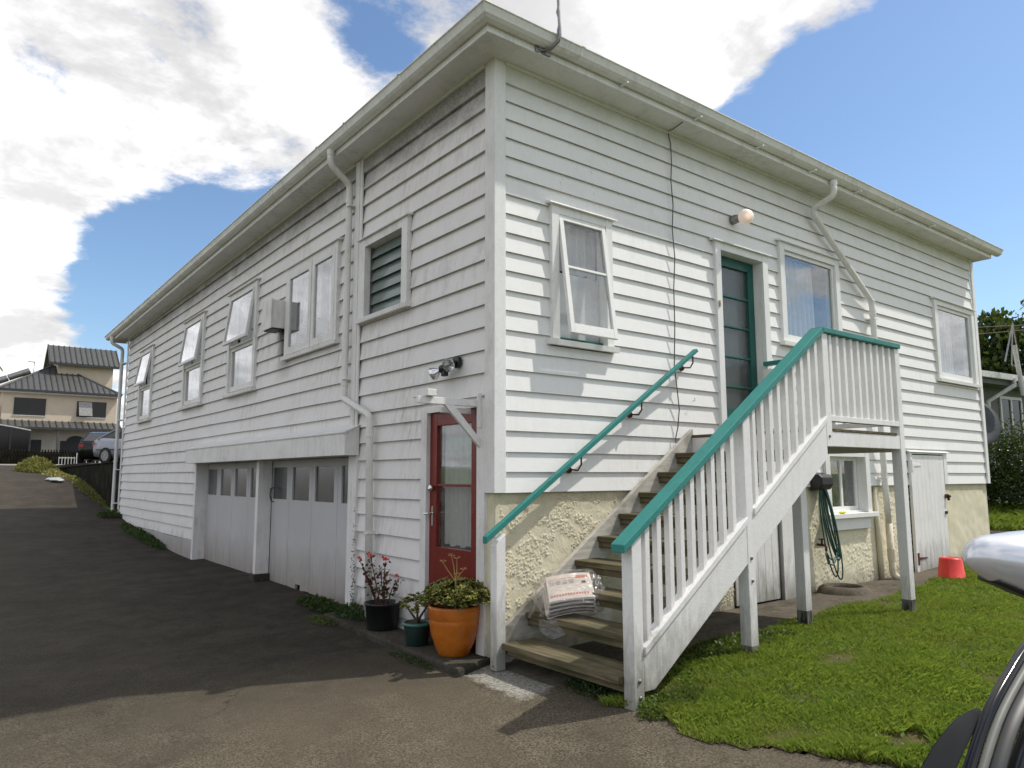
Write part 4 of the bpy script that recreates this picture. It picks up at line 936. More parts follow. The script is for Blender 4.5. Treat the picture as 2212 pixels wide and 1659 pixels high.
def footed(x, y, z0, z1, slope=0):
    p_ = post('post', x, y, z0, z1, 'rail_white', .09, slope); mb = MB(); mb.box(x - .001, x + .091, y - .001, y + .091, z0 - .05, z0 + (.13 if x < 2 else .20)); obj('post_foot', mb, 'post_dirty', p_, .005); return p_
def rail_z(x): return -.345 + .681 * (x + .085)      # underside of the teal rail
post('newel_post', .0, -1.44, -1.34, rail_z(0), slope=.681)
footed(1.208, -1.441, -1.20, rail_z(1.208), .681); post('newel_post', 2.378, -1.441, .372, 1.335, slope=0)
footed(3.68, -1.441, -1.20, 1.335); footed(2.42, -1.15, -1.2, .372)
post('post', 3.68, -.10, .45, 1.30)
for x, z in ((.045, -1.12), (.05, -1.22), (1.25, -.46), (1.252, -.62), (2.42, .46)):
    mb = MB(); mb.ball((x, -1.444, z), .014, 10, 1, .5, 1); obj('bolt', mb, 'galv', st, smooth=True)
bal = None
def baluster(x, z0, z1, s0=.677, s1=.681, y=-1.43, w=.043):
    mb = MB(); mb.quadstrip([[(x, y, z0), (x + w, y, z0 + s0 * w), (x + w, y + w, z0 + s0 * w), (x, y + w, z0)], [(x, y, z1), (x + w, y, z1 + s1 * w), (x + w, y + w, z1 + s1 * w), (x, y + w, z1)]]); obj('baluster', mb, 'rail_white', st, .003)
for i in range(9):
    x = .1335 + i * .1165 + random.uniform(-.003, .003)
    if x + .04 < 1.205: baluster(x, -.922 + .677 * (x - .092) - .004, rail_z(x) + .004)
for i in range(9):
    x = 1.345 + i * .1155 + random.uniform(-.003, .003)
    if x + .04 < 2.375: baluster(x, -.105 + .677 * (x - 1.298) - .004, rail_z(x) + .004)
for i in range(10):
    x = 2.512 + i * .118; 
    if x + .04 < 3.675: baluster(x, .635, 1.334, 0, 0)
mb = MB(); mb.box(2.468, 3.68, -1.44, -1.37, .588, .636); obj('bottom_rail', mb, 'rail_white', st, .003)
mb = MB(); mb.box(3.695, 3.745, -1.35, -.10, .60, .645); obj('bottom_rail', mb, 'rail_white', st, .003)
for i in range(10):
    y = -1.27 + i * .117; mb = MB(); mb.box(3.70, 3.742, y, y + .042, .645, 1.334); obj('baluster', mb, 'rail_white', st, .003)
# teal rails
mb = MB(); s = .681; hw0, hw1 = -1.46, -1.345
zb = -.342; zt2 = zb + .052
mb.prism([(-.087, zb), (-.087, zt2), (2.365, zt2 + s * 2.452), (2.392, zb + s * 2.479 - .006)], 1, hw0, hw1); obj('handrail', mb, 'teal', st, .005)
mb = MB(); mb.prism([(2.3925, 1.338), (2.368, 1.383), (3.765, 1.383), (3.765, 1.338)], 1, hw0, hw1); obj('handrail', mb, 'teal', st, .005)
mb = MB(); mb.box(3.675, 3.762, hw1 + .002, -.02, 1.337, 1.381); obj('handrail', mb, 'teal', st, .005)
# landing
mb = MB(); mb.box(2.47, 3.678, -1.437, -1.395, .375, .500); obj('bearer', mb, 'rail_white', st, .004)
mb = MB(); mb.box(2.345, 2.39, -1.39, -.03, .35, .500); obj('bearer', mb, 'rail_white', st, .003)
mb = MB(); mb.box(3.70, 3.745, -1.39, -.03, .35, .500); obj('bearer', mb, 'rail_white', st, .003)
for i in range(10):
    x = 2.335 + i * .1435; mb = MB(); mb.box(x, x + .139, -1.442 if 0 < i < 9 else -1.36, -.032, .501, .526); obj('deck_board', mb, 'tread', st, .003)
# short newel that carries the wall rail at the foot of the stairs
mb = MB(); mb.prism([(-.095, -1.30), (-.095, -.392), (-.07, -.350), (-.005, -.300), (-.005, -1.30)], 1, -.150, -.075); obj('newel_post', mb, 'rail_white', st, .006)

# wall handrail with brackets
wr = thing('wall_handrail', 'teal handrail screwed to the white boards on the wall side of the stairs', 'handrail', (-.17, -.1, -.32))
mb = MB(); a0 = (-.175, -.352); a1 = (2.40, 1.300); d = (.6815)
mb.prism([(-.175, -.372), (-.175, -.318), (2.385, -.318 + .6635 * 2.56), (2.41, -.345 + .6635 * 2.56)], 1, -.135, -.085); obj('rail', mb, 'teal', wr, .005)
for x in (.775, 1.538, 2.293):
    zr = -.372 + .6635 * (x + .175)
    mb = MB(); mb.tube([(x + .02, -.015, zr - .07), (x + .02, -.10, zr - .08), (x + .05, -.112, zr - .03), (x + .05, -.112, zr + .04)], .0075, 8); mb.tube([(x, .0, zr - .075), (x, -.02, zr - .075)], .028, 12); mb.tube([(x, -.02, zr - .075), (x + .02, -.03, zr - .074)], .008, 6); obj('bracket', mb, 'rust', wr, smooth=False)

# loose cable down the front
cb = []
for u, z in ((2.17, 3.62), (2.215, 3.50), (2.225, 3.30), (2.20, 3.10), (2.222, 2.85), (2.205, 2.6), (2.222, 2.3), (2.20, 1.98), (2.19, 1.6), (2.175, 1.2), (2.20, .95), (2.222, .78), (2.20, .6), (2.165, .50), (2.16, .455), (2.19, .44), (2.25, .45)):
    cb.append((u, -.022 - .004 * math.sin(z * 9), z))
mb = MB(); mb.tube([(2.12, -.262, 3.61), (2.16, -.1, 3.61)] + cb, .0055, 6); tag(obj('loose_cable', mb, 'cable', smooth=True), 'thin brown cable hanging loose down the white front boards', 'cable')
mb = MB(); mb.tube([(2.453, 0, .872), (2.453, -.03, .872), (2.45, -.04, .885), (2.445, -.035, .90)], .003, 6); tag(obj('wall_hook', mb, 'galv'), 'tiny metal hook eye on the white boards above the stairs', 'hook')
mb = MB(); f = [(-.02, 9.9, 1.72), (-.05, 9.9, 1.72), (-.05, 10.3, 1.71), (-.05, 10.31, 1.76)]; mb.tube(f, .006, 5); tag(obj('wire_hook', mb, 'cable'), 'bent wire hook on the side wall between the two far windows', 'hook')

# service mast at the eave corner
t = thing('cable_mast', 'twisted grey service cable and bracket rising from the eave near the roof corner', 'cable', (.30, -.30, 3.66))
mb = MB(); mb.box(.20, .235, -.30, -.285, 3.63, 3.68); mb.box(.27, .36, -.305, -.285, 3.635, 3.665); obj('bracket', mb, 'galv', t)
mb = MB(); mb.tube([(.29, -.30, 3.648), (.315, -.36, 3.66), (.335, -.43, 3.70), (.345, -.44, 3.76), (.345, -.43, 3.9), (.34, -.42, 4.3), (.42, -.40, 4.9)], .014, 8)
mb.tube([(.20, -.292, 3.66), (.27, -.31, 3.652), (.31, -.35, 3.665), (.325, -.425, 3.71), (.33, -.43, 3.8), (.352, -.43, 3.88), (.33, -.42, 3.96), (.352, -.42, 4.05), (.33, -.42, 4.15), (.36, -.41, 4.4)], .008, 6); obj('cable_strand', mb, 'galv', t, smooth=True)

# ================================================================== THINGS FIXED TO THE HOUSE
t = thing('globe_lamp', 'round opal glass lamp glowing faintly over the upper door', 'lamp', (3.26, -.02, 2.93))
gl = MB(); gl.ball((0, 0, 0), .083, 28); o = obj('globe', gl, 'bulb', None, smooth=True); o.parent = t; o.location = (-.005, -.145, -.015)
mb = MB(); mb.lathe([(.05, 0), (.052, .03), (.043, .075), (.04, .08)], n=20)
mb.v = [(3.245 + v[0], -.0 - v[2], 2.92 + v[1]) for v in mb.v]; obj('lamp_base', mb, 'galv', t, smooth=True)
t = thing('twin_floodlight', 'twin spotlight with two clear reflector bulbs on a black base on the side wall', 'lamp', (-.03, .55, 1.05))
mb = MB(); mb.tube([(.0, .52, 1.10), (-.035, .52, 1.10)], .052, 18); mb.tube([(-.035, .52, 1.10), (-.06, .52, 1.08)], .022, 10); obj('base', mb, 'black_plastic', t)
mb = MB(); mb.tube([(-.05, .53, 1.08), (-.075, .60, 1.06)], .017, 8); mb.tube([(-.07, .585, 1.055), (-.085, .66, 1.05)], .036, 14); mb.box(-.10, -.06, .59, .64, .985, 1.05); obj('lamp_holder', mb, 'black_plastic', t)
def spot(c, d, name):
    d = Vector(d).normalized(); u = d.orthogonal().normalized(); w = d.cross(u); mb = MB()
    pr = [(.018, -.03), (.020, 0), (.030, .02), (.050, .05), (.060, .075), (.058, .085)]
    mb.quadstrip([[Vector(c) + d * z + u * r_ * math.cos(a * math.pi / 10) + w * r_ * math.sin(a * math.pi / 10) for a in range(20)] for r_, z in pr], True, False); b = obj('reflector', mb, 'chrome', t, smooth=True)
    mb = MB(); mb.quadstrip([[Vector(c) + d * z + u * r_ * math.cos(a * math.pi / 10) + w * r_ * math.sin(a * math.pi / 10) for a in range(20)] for r_, z in ((.058, .085), (.052, .094), (.03, .099), (.005, .1))]); obj('lens', mb, 'glass', b, smooth=True)
spot((-.06, .515, 1.085), (-.8, -.35, -.32), 'a'); spot((-.09, .67, 1.045), (-.45, .75, -.42), 'b')
# awning frame over the red door
t = thing('canopy_frame', 'white timber bracket frame of a missing canopy above the red door', 'canopy', (0, .25, .75))
mb = MB(); mb.box(-.60, -.018, .17, .205, .690, .745); obj('arm', mb, 'trim_l', t, .003)
mb = MB(); mb.prism([(-.36, .692), (-.27, .692), (-.017, .43), (-.017, .36)], 1, .172, .203); obj('brace', mb, 'trim_l', t, .003)
mb = MB(); mb.box(-.055, -.017, .15, .17, .52, .80); obj('back_plate', mb, 'trim_l', t, .002)
mb = MB(); mb.box(-.54, -.46, .13, .36, .747, .80); obj('cross_rail', mb, 'trim_l', t, .004)
mb = MB(); mb.box(-.30, -.018, .30, .335, .640, .685); obj('lower_strut', mb, 'trim_l', t, .003)
# vent box with soot
t = thing('vent_box', 'white metal vent box sticking out beside the double side window', 'vent', (0, 4.75, 2.2))
mb = MB(); mb.box(-.20, .0, 4.60, 4.94, 2.05, 2.42); mb.box(-.21, -.195, 4.59, 4.95, 2.04, 2.43); obj('box', mb, 'trim_l', t, .003)
mb = MB(); mb.box(-.18, -.02, 4.62, 4.92, 2.035, 2.049); obj('outlet', mb, 'dark_void', t)
# hose hanger, tap and hose
t = thing('hose_hanger', 'black wall hanger holding the green hose by the basement window', 'hose hanger', (4.68, -.02, .05))
mb = MB(); mb.prism([(-.0, -.04), (-.11, -.03), (-.15, .03), (-.15, .11), (-.11, .145), (-.0, .15)], 0, 4.54, 4.79); obj('bracket', mb, 'black_plastic', t, .01)
hp = []
def loop(c, w, top, bot, tilt=0, ph=0):
    q = []
    for i in range(25):
        a = math.pi * (-.5 + i / 24 * 2); s = math.sin(a); q.append((c + w * math.cos(a) + tilt * (1 - s) * .5, -.11 + .03 * math.cos(a + ph), (top + bot) / 2 + (top - bot) / 2 * s))
    return q
mb = MB()
for c, w, tp, bt, ti in ((4.66, .055, .03, -.78, .17), (4.64, .075, .03, -.84, .20), (4.68, .045, .04, -.72, .16), (4.62, .06, .02, -.80, .22), (4.70, .04, .03, -.76, .14), (4.63, .09, .0, -1.02, .13), (4.66, .10, -.0, -1.06, .20)):
    mb.tube(loop(c, w, tp, bt, ti, c * 9), .0085, 7)
mb.tube([(4.62, -.10, -.70), (4.60, -.15, -.79), (4.66, -.16, -.83), (4.78, -.14, -.78), (4.84, -.12, -.66)], .0085, 7); mb.tube([(4.60, -.11, -.74), (4.58, -.15, -.86), (4.66, -.16, -.88), (4.80, -.14, -.80)], .0085, 7)
tag(obj('garden_hose', mb, 'hose', smooth=True), 'coiled green garden hose hanging on the cream plaster wall', 'hose')
t = thing('garden_tap', 'rusty garden tap beside the hanging green hose', 'tap', (4.62, -.02, -.62))
mb = MB(); mb.tube([(4.62, .0, -.66), (4.62, -.08, -.66), (4.62, -.11, -.68), (4.62, -.11, -.73)], .014, 8); mb.tube([(4.62, -.06, -.66), (4.62, -.06, -.60)], .012, 8); obj('spout', mb, 'rust', t)
mb = MB(); mb.box(4.57, 4.67, -.066, -.054, -.60, -.588); mb.box(4.614, 4.626, -.10, -.02, -.60, -.588); obj('handle', mb, 'rust', t, .003)
mb = MB(); mb.ball((5.14, -.045, -.307), .07, 16, 1, .45, .25); tag(obj('yellow_sponge', mb, 'yellow', smooth=True), 'bright yellow oval thing lying on the basement window sill', 'sponge')
# drain gully
t = thing('drain_gully', 'round concrete drain surround on the path below the hose', 'drain', (4.80, -.18, h(4.8, -.18)))
z0 = h(4.8, -.18)
mb = MB(); mb.lathe([(.30, .0), (.27, .05), (.23, .075), (.19, .075), (.18, .04), (.17, .0)], (4.80, -.20, z0), 28, False); obj('rim', mb, 'concrete', t, smooth=True)
mb = MB(); mb.lathe([(.0, .03), (.18, .03), (.18, .035), (0, .035)], (4.80, -.20, z0), 24); obj('grate', mb, 'dark_void', t)

# doorstep slab
sx0 = -.36
mb = MB(); mb.prism([(-.37, -.06), (.02, .06), (.02, 2.62), (-.25, 2.62), (-.33, 1.2)], 2, -1.42, -1.252); tag(obj('doorstep_slab', mb, 'concrete_dark', bevel=.02), 'low mossy concrete slab under the flower pots beside the red door', 'slab')
# ================================================================== POTS, BUCKET, PAPERS
def rosette_plant(name, center, R_, H_, n, m, parent, leaf=.035):
    """thick paddle leaves in rosettes on short branches"""
    V = []; Fa = []; cx, cy, cz = center; r_ = random.Random(int(n + R_ * 1000))
    for i in range(n):
        a = r_.uniform(0, 2 * math.pi); e = r_.uniform(.0, 1) ** .5; rr = R_ * e * r_.uniform(.75, 1.05); zz_ = cz + H_ * (math.sqrt(max(0, 1 - (e * .92) ** 2)) * r_.uniform(.55, 1.0))
        if r_.random() < .3: zz_ = cz + H_ * r_.uniform(.0, .6); rr = R_ * r_.uniform(.6, .95)
        c = Vector((cx + rr * math.cos(a), cy + rr * math.sin(a), zz_)); ax = Vector((math.cos(a) * e * .8 + r_.uniform(-.3, .3), math.sin(a) * e * .8 + r_.uniform(-.3, .3), 1)).normalized(); u = ax.orthogonal().normalized(); w = ax.cross(u)
        for k in range(7):
            b = k * 2.4; el = .25 + .7 * (k / 7); dr = (u * math.cos(b) + w * math.sin(b)) * math.cos(el) + ax * math.sin(el); sd = dr.cross(ax).normalized(); up_ = sd.cross(dr).normalized(); L = leaf * r_.uniform(.7, 1.15) * (1 - .3 * k / 7)
            i0 = len(V); V += [c, c + dr * L * .45 + sd * L * .27 + up_ * L * .05, c + dr * L * .85 + sd * L * .25, c + dr * L * 1.02, c + dr * L * .85 - sd * L * .25, c + dr * L * .45 - sd * L * .27 + up_ * L * .05, c + dr * L * .55 - up_ * L * .13, c + dr * L * .6 + up_ * L * .10]
            for j in range(1, 6):
                q = j + 1 if j < 6 else 0
                if j < 5: Fa += [(i0 + j, i0 + j + 1, i0 + 7), (i0 + j + 1, i0 + j, i0 + 6)]
            Fa += [(i0, i0 + 1, i0 + 7), (i0 + 5, i0, i0 + 7), (i0 + 1, i0, i0 + 6), (i0, i0 + 5, i0 + 6)]
    return raw_mesh(name, [tuple(v) for v in V], Fa, m, parent)
PZ = -1.252
t = thing('orange_pot', 'large orange glazed pot with a groove below its rim, in front of the red door', 'flower pot', (-.15, .33, PZ))
mb = MB(); mb.lathe([(.0, .0), (.115, .0), (.125, .01), (.155, .08), (.182, .16), (.197, .24), (.200, .268), (.197, .276), (.200, .284), (.206, .30), (.208, .36), (.205, .378), (.195, .38), (.188, .37), (.186, .33), (.0, .33)], (-.15, .33, PZ), 48); obj('pot_wall', mb, 'glaze', t, smooth=True)
mb = MB(); mb.lathe([(.0, .325), (.186, .325), (.186, .335), (0, .345)], (-.15, .33, PZ), 30); obj('potting_soil', mb, 'potting', t)
t = thing('jade_plant', 'broad succulent bush filling the big orange pot', 'succulent', (-.15, .33, PZ + .33))
rosette_plant('foliage', (-.13, .30, PZ + .39), .29, .19, 230, 'jade', t, .050); rosette_plant('outer_rosettes', (.02, .22, PZ + .42), .17, .10, 50, 'jade_red', t, .045)
mb = MB()
for k in range(16):
    a = k * 2.4; mb.tube([(-.15 + .03 * math.cos(a), .33 + .03 * math.sin(a), PZ + .33), (-.14 + .12 * math.cos(a), .32 + .12 * math.sin(a), PZ + .40), (-.13 + .2 * math.cos(a), .30 + .2 * math.sin(a), PZ + .47)], [.012, .009, .006], 6)
obj('branch', mb, 'stem', t)
t = thing('dry_flower_stalk', 'dry yellow flower stalk standing up out of the succulent', 'dead flower', (-.17, .28, PZ + .35))
mb = MB(); b0 = Vector((-.20, .24, PZ + .40)); tops = [(-.22, .27, PZ + .76), (-.19, .24, PZ + .74), (-.26, .33, PZ + .71), (-.16, .19, PZ + .66), (-.20, .22, PZ + .62), (-.17, .2, PZ + .58)]
fork = b0 + Vector((-.0, .0, .17))
mb.tube([b0 + Vector((0, 0, -.1)), b0, fork], [.005, .0045, .004], 6)
for q in tops:
    q = Vector(q); mid_ = (fork + q) / 2 + Vector((random.uniform(-.01, .01), random.uniform(-.01, .01), .01)); mb.tube([fork, mid_, q], [.0035, .003, .002], 5)
    for k in range(9):
        a = k * .7; e = q + Vector((math.cos(a) * .024, math.sin(a) * .024, .012 + random.uniform(-.006, .008))); mb.tube([q, e], [.0012, .0012], 3); mb.ball(e, .0042, 6, 1, 1, .7)
obj('stalk', mb, 'dry_stem', t)
t = thing('small_green_pot', 'small dark green plastic pot with a pale rim, tucked behind the orange pot', 'flower pot', (-.21, .80, PZ))
mb = MB(); mb.lathe([(0, 0), (.085, 0), (.09, .01), (.112, .155), (.112, .165), (.0, .165)], (-.21, .80, PZ), 32); obj('pot_wall', mb, 'green_plastic', t, smooth=True)
mb = MB(); mb.lathe([(.110, .160), (.122, .160), (.126, .17), (.122, .182), (.108, .184), (.104, .17)], (-.21, .80, PZ), 32, False); obj('rim', mb, 'green_rim', t, smooth=True)
mb = MB(); mb.lathe([(0, .16), (.106, .166), (.1, .172), (0, .178)], (-.21, .80, PZ), 20); obj('potting_soil', mb, 'potting', t)
t = thing('small_jade_plant', 'small bonsai shaped succulent in the dark green pot', 'succulent', (-.21, .80, PZ + .17))
rosette_plant('foliage', (-.20, .83, PZ + .27), .155, .13, 70, 'jade', t, .036); rosette_plant('outer_rosettes', (-.15, .74, PZ + .33), .10, .08, 22, 'jade', t, .036)
mb = MB()
for k in range(9):
    a = k * 2.1; mb.tube([(-.21, .80, PZ + .165), (-.21 + .03 * math.cos(a), .80 + .03 * math.sin(a), PZ + .22), (-.20 + .11 * math.cos(a), .82 + .11 * math.sin(a), PZ + .31)], [.012, .010, .005], 6)
obj('branch', mb, 'bark', t)
t = thing('black_pot', 'wide black plastic nursery pot left of the other pots', 'flower pot', (-.13, 1.56, PZ))
mb = MB(); mb.lathe([(0, 0), (.135, 0), (.14, .012), (.158, .215), (.168, .218), (.170, .232), (.165, .238), (.155, .236), (.150, .20), (0, .20)], (-.13, 1.56, PZ), 40); obj('pot_wall', mb, 'black_plastic', t, smooth=True)
mb = MB(); mb.lathe([(0, .195), (.15, .195), (.15, .2), (0, .208)], (-.13, 1.56, PZ), 24); obj('potting_soil', mb, 'potting', t)
t = thing('maroon_plant', 'maroon leaved plant with red flowers growing in the black pot', 'potted plant', (-.13, 1.56, PZ + .2))
stems = [((-.15, 1.60), (-.22, 1.86, .47)), ((-.14, 1.58), (-.18, 1.72, .52)), ((-.12, 1.56), (-.13, 1.52, .49)), ((-.14, 1.52), (-.16, 1.42, .30)), ((-.12, 1.50), (-.12, 1.28, .34)), ((-.11, 1.58), (-.13, 1.60, .40)), ((-.16, 1.62), (-.22, 1.76, .36))]
mb = MB(); lp = []; lw = []; fl = []
for i, ((x, y), (X_, Y_, Z_)) in enumerate(stems):
    a = Vector((x, y, PZ + .2)); b = Vector((X_, Y_, PZ + .2 + Z_ * .82)); c = (a + b) / 2 + Vector((.0, .015, .03)); mb.tube([a, c, b], [.006, .005, .003], 6)
    for k in range(34):
        u = .25 + .75 * k / 33; p_ = a.lerp(b, u); (lw if u < .45 else lp).append((p_.x + random.gauss(0, .020), p_.y + random.gauss(0, .020), p_.z + random.gauss(0, .012)))
    if i in (0, 1, 2, 4): fl += [(b.x + random.gauss(0, .010), b.y + random.gauss(0, .012), b.z + .012 + random.gauss(0, .008)) for k in range(14 if i < 3 else 5)]
obj('stem', mb, 'rust_leaf', t); leaves('foliage', lp, .036, 'rust_leaf', t, aspect=.8); leaves('lower_leaves', lw, .034, 'weed_dark', t, aspect=.8); leaves('flower', fl, .030, 'petal', t, aspect=.9)
# leaves around the pot bases, weeds
def weed(name, label, cx, cy, rx, ry, hh, n, m, leaf, zb=None):
    q = []
    for k in range(n):
        a = random.uniform(0, 2 * math.pi); e = random.random() ** .5; x = cx + rx * e * math.cos(a); y = cy + ry * e * math.sin(a)
        q.append((x, y, (h(x, y) if zb is None else zb) + .01 + hh * (1 - e * e) * random.random()))
    o = leaves(name, q, leaf, m, None, 'stuff', aspect=.5, updir=.35); return tag(o, label, 'weeds')
weed('garage_weeds', 'low dark green weeds against the right garage door', -.06, 3.15, .13, .50, .10, 1100, 'weed_dark', .045)
weed('slab_weeds', 'mossy weeds on the slab between garage corner and black pot', -.10, 2.25, .12, .30, .12, 600, 'weed_dark', .04, PZ)
weed('edge_moss', 'green moss tuft on the driveway where the slab begins', -.33, 2.45, .10, .28, .03, 500, 'weed', .022)
weed('slab_edge_weeds', 'small weeds on the slab kerb beside the small green pot', -.42, .55, .05, .35, .03, 420, 'weed_dark', .02)
weed('newel_weed', 'bright little fern weed at the foot of the short stair post', -.05, -.10, .035, .035, .16, 150, 'weed', .030)
weed('stair_weeds', 'leafy green weeds under the bottom stair tread', .12, -1.0, .14, .30, .05, 900, 'weed_dark', .03)
weed('post_weeds', 'clump of bright green weeds at the foot of the front newel post', .20, -1.58, .28, .16, .06, 1500, 'weed', .028)
weed('under_stair_weed', 'small weed growing under the second tread', .42, -.55, .08, .10, .10, 90, 'weed', .03)
weed('shade_grass', 'rough grass and weeds under the stairs', 1.3, -1.15, .9, .25, .07, 3500, 'weed', .035)
weed('wall_foot_weeds', 'straggling weeds along the foot of the side wall', -.10, 12.0, .18, 1.9, .07, 1700, 'weed_dark', .06)
weed('corner_weeds', 'weeds under the far downpipe', -.15, 15.1, .3, .4, .12, 500, 'weed_dark', .07)
# ivy specks climbing at the garage corner
weed('wall_creeper', 'tiny creeper climbing the boards beside the garage casing', -.03, 2.40, .012, .035, 1.2, 170, 'weed_dark', .022, -1.2)
q = []
while len(q) < 2600:
    x, y = random.uniform(.3, 7), random.uniform(-4.4, -.7)
    if bool(lawn_keep(np.array([x]), np.array([y]))[0]) and mnoise.noise((x * 1.9, y * 1.9, 8)) > .12: q.append((x, y, h(x, y) + .02 + random.random() * .015))
tag(leaves('lawn_weeds', q, .026, 'clover', None, 'stuff', aspect=.8, updir=.15), 'patches of pale clover leaves in the lawn', 'clover')
# bucket
zb = h(6.75, -.56)
t = thing('red_bucket', 'red plastic bucket upside down on the grass edge by the store door', 'bucket', (6.75, -.56, zb))
mb = MB(); mb.lathe([(.165, .0), (.168, .012), (.158, .016), (.128, .262), (.122, .270), (.0, .266)], (6.75, -.56, zb), 32); obj('wall', mb, 'red_plastic', t, smooth=True)
mb = MB(); mb.lathe([(.105, .27), (.108, .276), (.112, .276), (.115, .27)], (6.75, -.56, zb), 32, False); obj('foot_ring', mb, 'red_plastic', t, smooth=True)
# bundle of newspapers in a clear bag
ang = R(-34); ca, sa = math.cos(ang), math.sin(ang); bc = Vector((.45, -.35, tz(2) + .085))
tiltx = R(26)
def BT(x, y, z):     # bundle space: x across, y depth, z up
    z = z + .10 * x
    y2 = y * math.cos(tiltx) - z * math.sin(tiltx) * .6; z2 = z + y * math.sin(tiltx); xx = x * ca - y2 * sa; yy = x * sa + y2 * ca
    return bc + Vector((xx, yy, z2))
t = thing('newspaper_bundle', 'stack of folded newspapers lying on the second stair tread', 'newspapers', bc)
def sheetz(x, y, k): return .010 * k + .018 * math.sin((x + .15) * 9) * (1 - k / 22) + .012 * math.sin(y * 14 + 1) * (k / 14) - .06 * max(0, abs(x) - .12)
for k in range(13):
    mb = MB(); n = 10; jx, jy = random.uniform(-.008, .008), random.uniform(-.008, .008); th = .0075; W_, D_ = .185 - .001 * k, .15
    rows = []
    for i in range(n + 1):
        x = -W_ + 2 * W_ * i / n; rr = []
        for y, dz_ in ((-D_ - .006, .0037), (-D_, 0), (-D_ * .3, 0), (D_ * .3, 0), (D_, 0), (D_, th), (D_ * .3, th), (-D_ * .3, th), (-D_, th)):
            rr.append(BT(x + jx, y + jy, sheetz(x, y, k) + dz_ + .0))
        rows.append(rr)
    mb.quadstrip(rows); obj('newspaper', mb, 'news' if k % 4 else 'news', t)
    if k % 3 == 1:
        mb = MB(); mb.quadstrip([[BT(-W_ * .93 + 2 * W_ * .93 * i / n + jx, -D_ - .0095 + jy, sheetz(-W_ * .93 + 2 * W_ * .93 * i / n, -D_, k) + q) for q in (-.002, .011)] for i in range(n + 1)], close=False); 
        mb.v += [tuple(Vector(v) + Vector((0, 0, .0))) for v in []]; o = obj('dark_fold', mb, 'news_dark', t); o.modifiers.new('s', 'SOLIDIFY').thickness = .002
def decal(rects, m, nm):
    mb = MB()
    for x0, x1, y0, y1 in rects:
        for i in range(max(1, int((x1 - x0) / .03))):
            n_ = max(1, int((x1 - x0) / .03)); a = x0 + (x1 - x0) * i / n_; b = x0 + (x1 - x0) * (i + 1) / n_
            mb.tri(*[BT(x, y, sheetz(x, y, 12) + .0092) for x, y in ((a, y0), (b, y0), (b, y1), (a, y1))])
    obj(nm, mb, m, t)
decal([(.06, .155, .075, .11), (-.16, .055, .085, .09)] + [(-.15 + .021 * i, -.15 + .021 * i + .014, -.112, -.092) for i in range(14)], 'news_red', 'red_print')
decal([(.10, .13, .005, .03)] + [(-.15 + .05 * j, -.11 + .05 * j, .06 - .012 * i, .063 - .012 * i) for i in range(5) for j in range(4)], 'news_dark', 'black_print')
mb = MB(); N1, N2 = 44, 26; rows = []
for i in range(1, N2):
    th_ = math.pi * i / N2; rr = []
    for j in range(N1):
        ph = 2 * math.pi * j / N1; sx = math.copysign(abs(math.cos(ph)) ** .55, math.cos(ph)); sy = math.copysign(abs(math.sin(ph)) ** .55, math.sin(ph)); sr = math.sin(th_) ** .5
        x, y, z = .255 * sx * sr, .215 * sy * sr, .10 * -math.copysign(abs(math.cos(th_)) ** .7, math.cos(th_)) + .066
        nn = mnoise.noise((x * 16, y * 16, z * 16)) * .022 + mnoise.noise((x * 40, y * 40, z * 40)) * .008; k = 1 + nn * 4
        k += .35 * max(0, mnoise.noise((j * .45, i * .3, 3)) - .12)
        rr.append(BT(x * k, y * k, max(-.03, z + nn)))
    rows.append(rr)
mb.quadstrip(rows)
for (x0, y0, x1, y1, dn) in ((-.25, -.20, .02, -.24, .10), (.16, -.22, .30, -.05, .07), (-.28, -.10, -.22, .14, .09), (.20, .08, .27, .22, -.10)):
    fl_ = []
    for i in range(9):
        u = i / 8; x = x0 + (x1 - x0) * u; y = y0 + (y1 - y0) * u; w_ = math.sin(math.pi * u) ** .6
        fl_.append([BT(x * (1 + .22 * w_ * q), y * (1 + .28 * w_ * q), .02 - dn * w_ * q + .018 * mnoise.noise((x * 40, y * 40, q * 3))) for q in (0, .33, .66, 1)])
    mb.quadstrip(fl_, close=False)
o = obj('clear_plastic_bag', mb, 'bag', smooth=False); tag(o, 'crumpled clear plastic bag wrapped around the newspapers on the stairs', 'plastic bag')

# ================================================================== WING MIRROR CAR AT THE RIGHT EDGE
t = thing('parked_car', 'close silver car at the right edge showing only wing mirror and window frame', 'car', (-1.0, -5.0, -1.4))
tip = Vector((-1.826, -4.054, -.030)); ux = Vector((.79, -.61, .0)); uy = Vector((.61, .79, 0)); k_ = .00098
prof = [(0, 0, 0), (2, 14, -9), (8, 26, -17), (20, 38, -27), (42, 47, -43), (70, 50, -55), (100, 54, -69), (132, 57, -81), (180, 59, -94), (240, 55, -102), (300, 42, -100), (340, 20, -88)]
rows = []; low = []
for d_, t_, b_ in prof:
    cz = (t_ + b_) / 2 * k_; hh_ = max(.0005, (t_ - b_) / 2 * k_); cc_ = tip + ux * d_ * k_; w_ = .075 * min(1, hh_ / .06); rr = []
    for j in range(32):
        ph = 2 * math.pi * j / 32; rr.append(cc_ + uy * (w_ * math.cos(ph)) + Vector((0, 0, cz + hh_ * math.sin(ph))))
    rows.append(rr); low.append(cc_ - uy * (w_ * .25) + Vector((0, 0, b_ * k_ + .004)))
mb = MB(); mb.quadstrip(rows); mir = obj('wing_mirror', mb, 'silver_near', t, smooth=True)
mb = MB(); mb.quadstrip([[q - uy * .012 + Vector((0, 0, .006)), q - uy * .016 + Vector((0, 0, -.004)), q + uy * .05 + Vector((0, 0, -.006)), q + uy * .05 + Vector((0, 0, .002))] for q in low[4:]]); obj('mirror_underside', mb, 'black_plastic', mir, smooth=True)
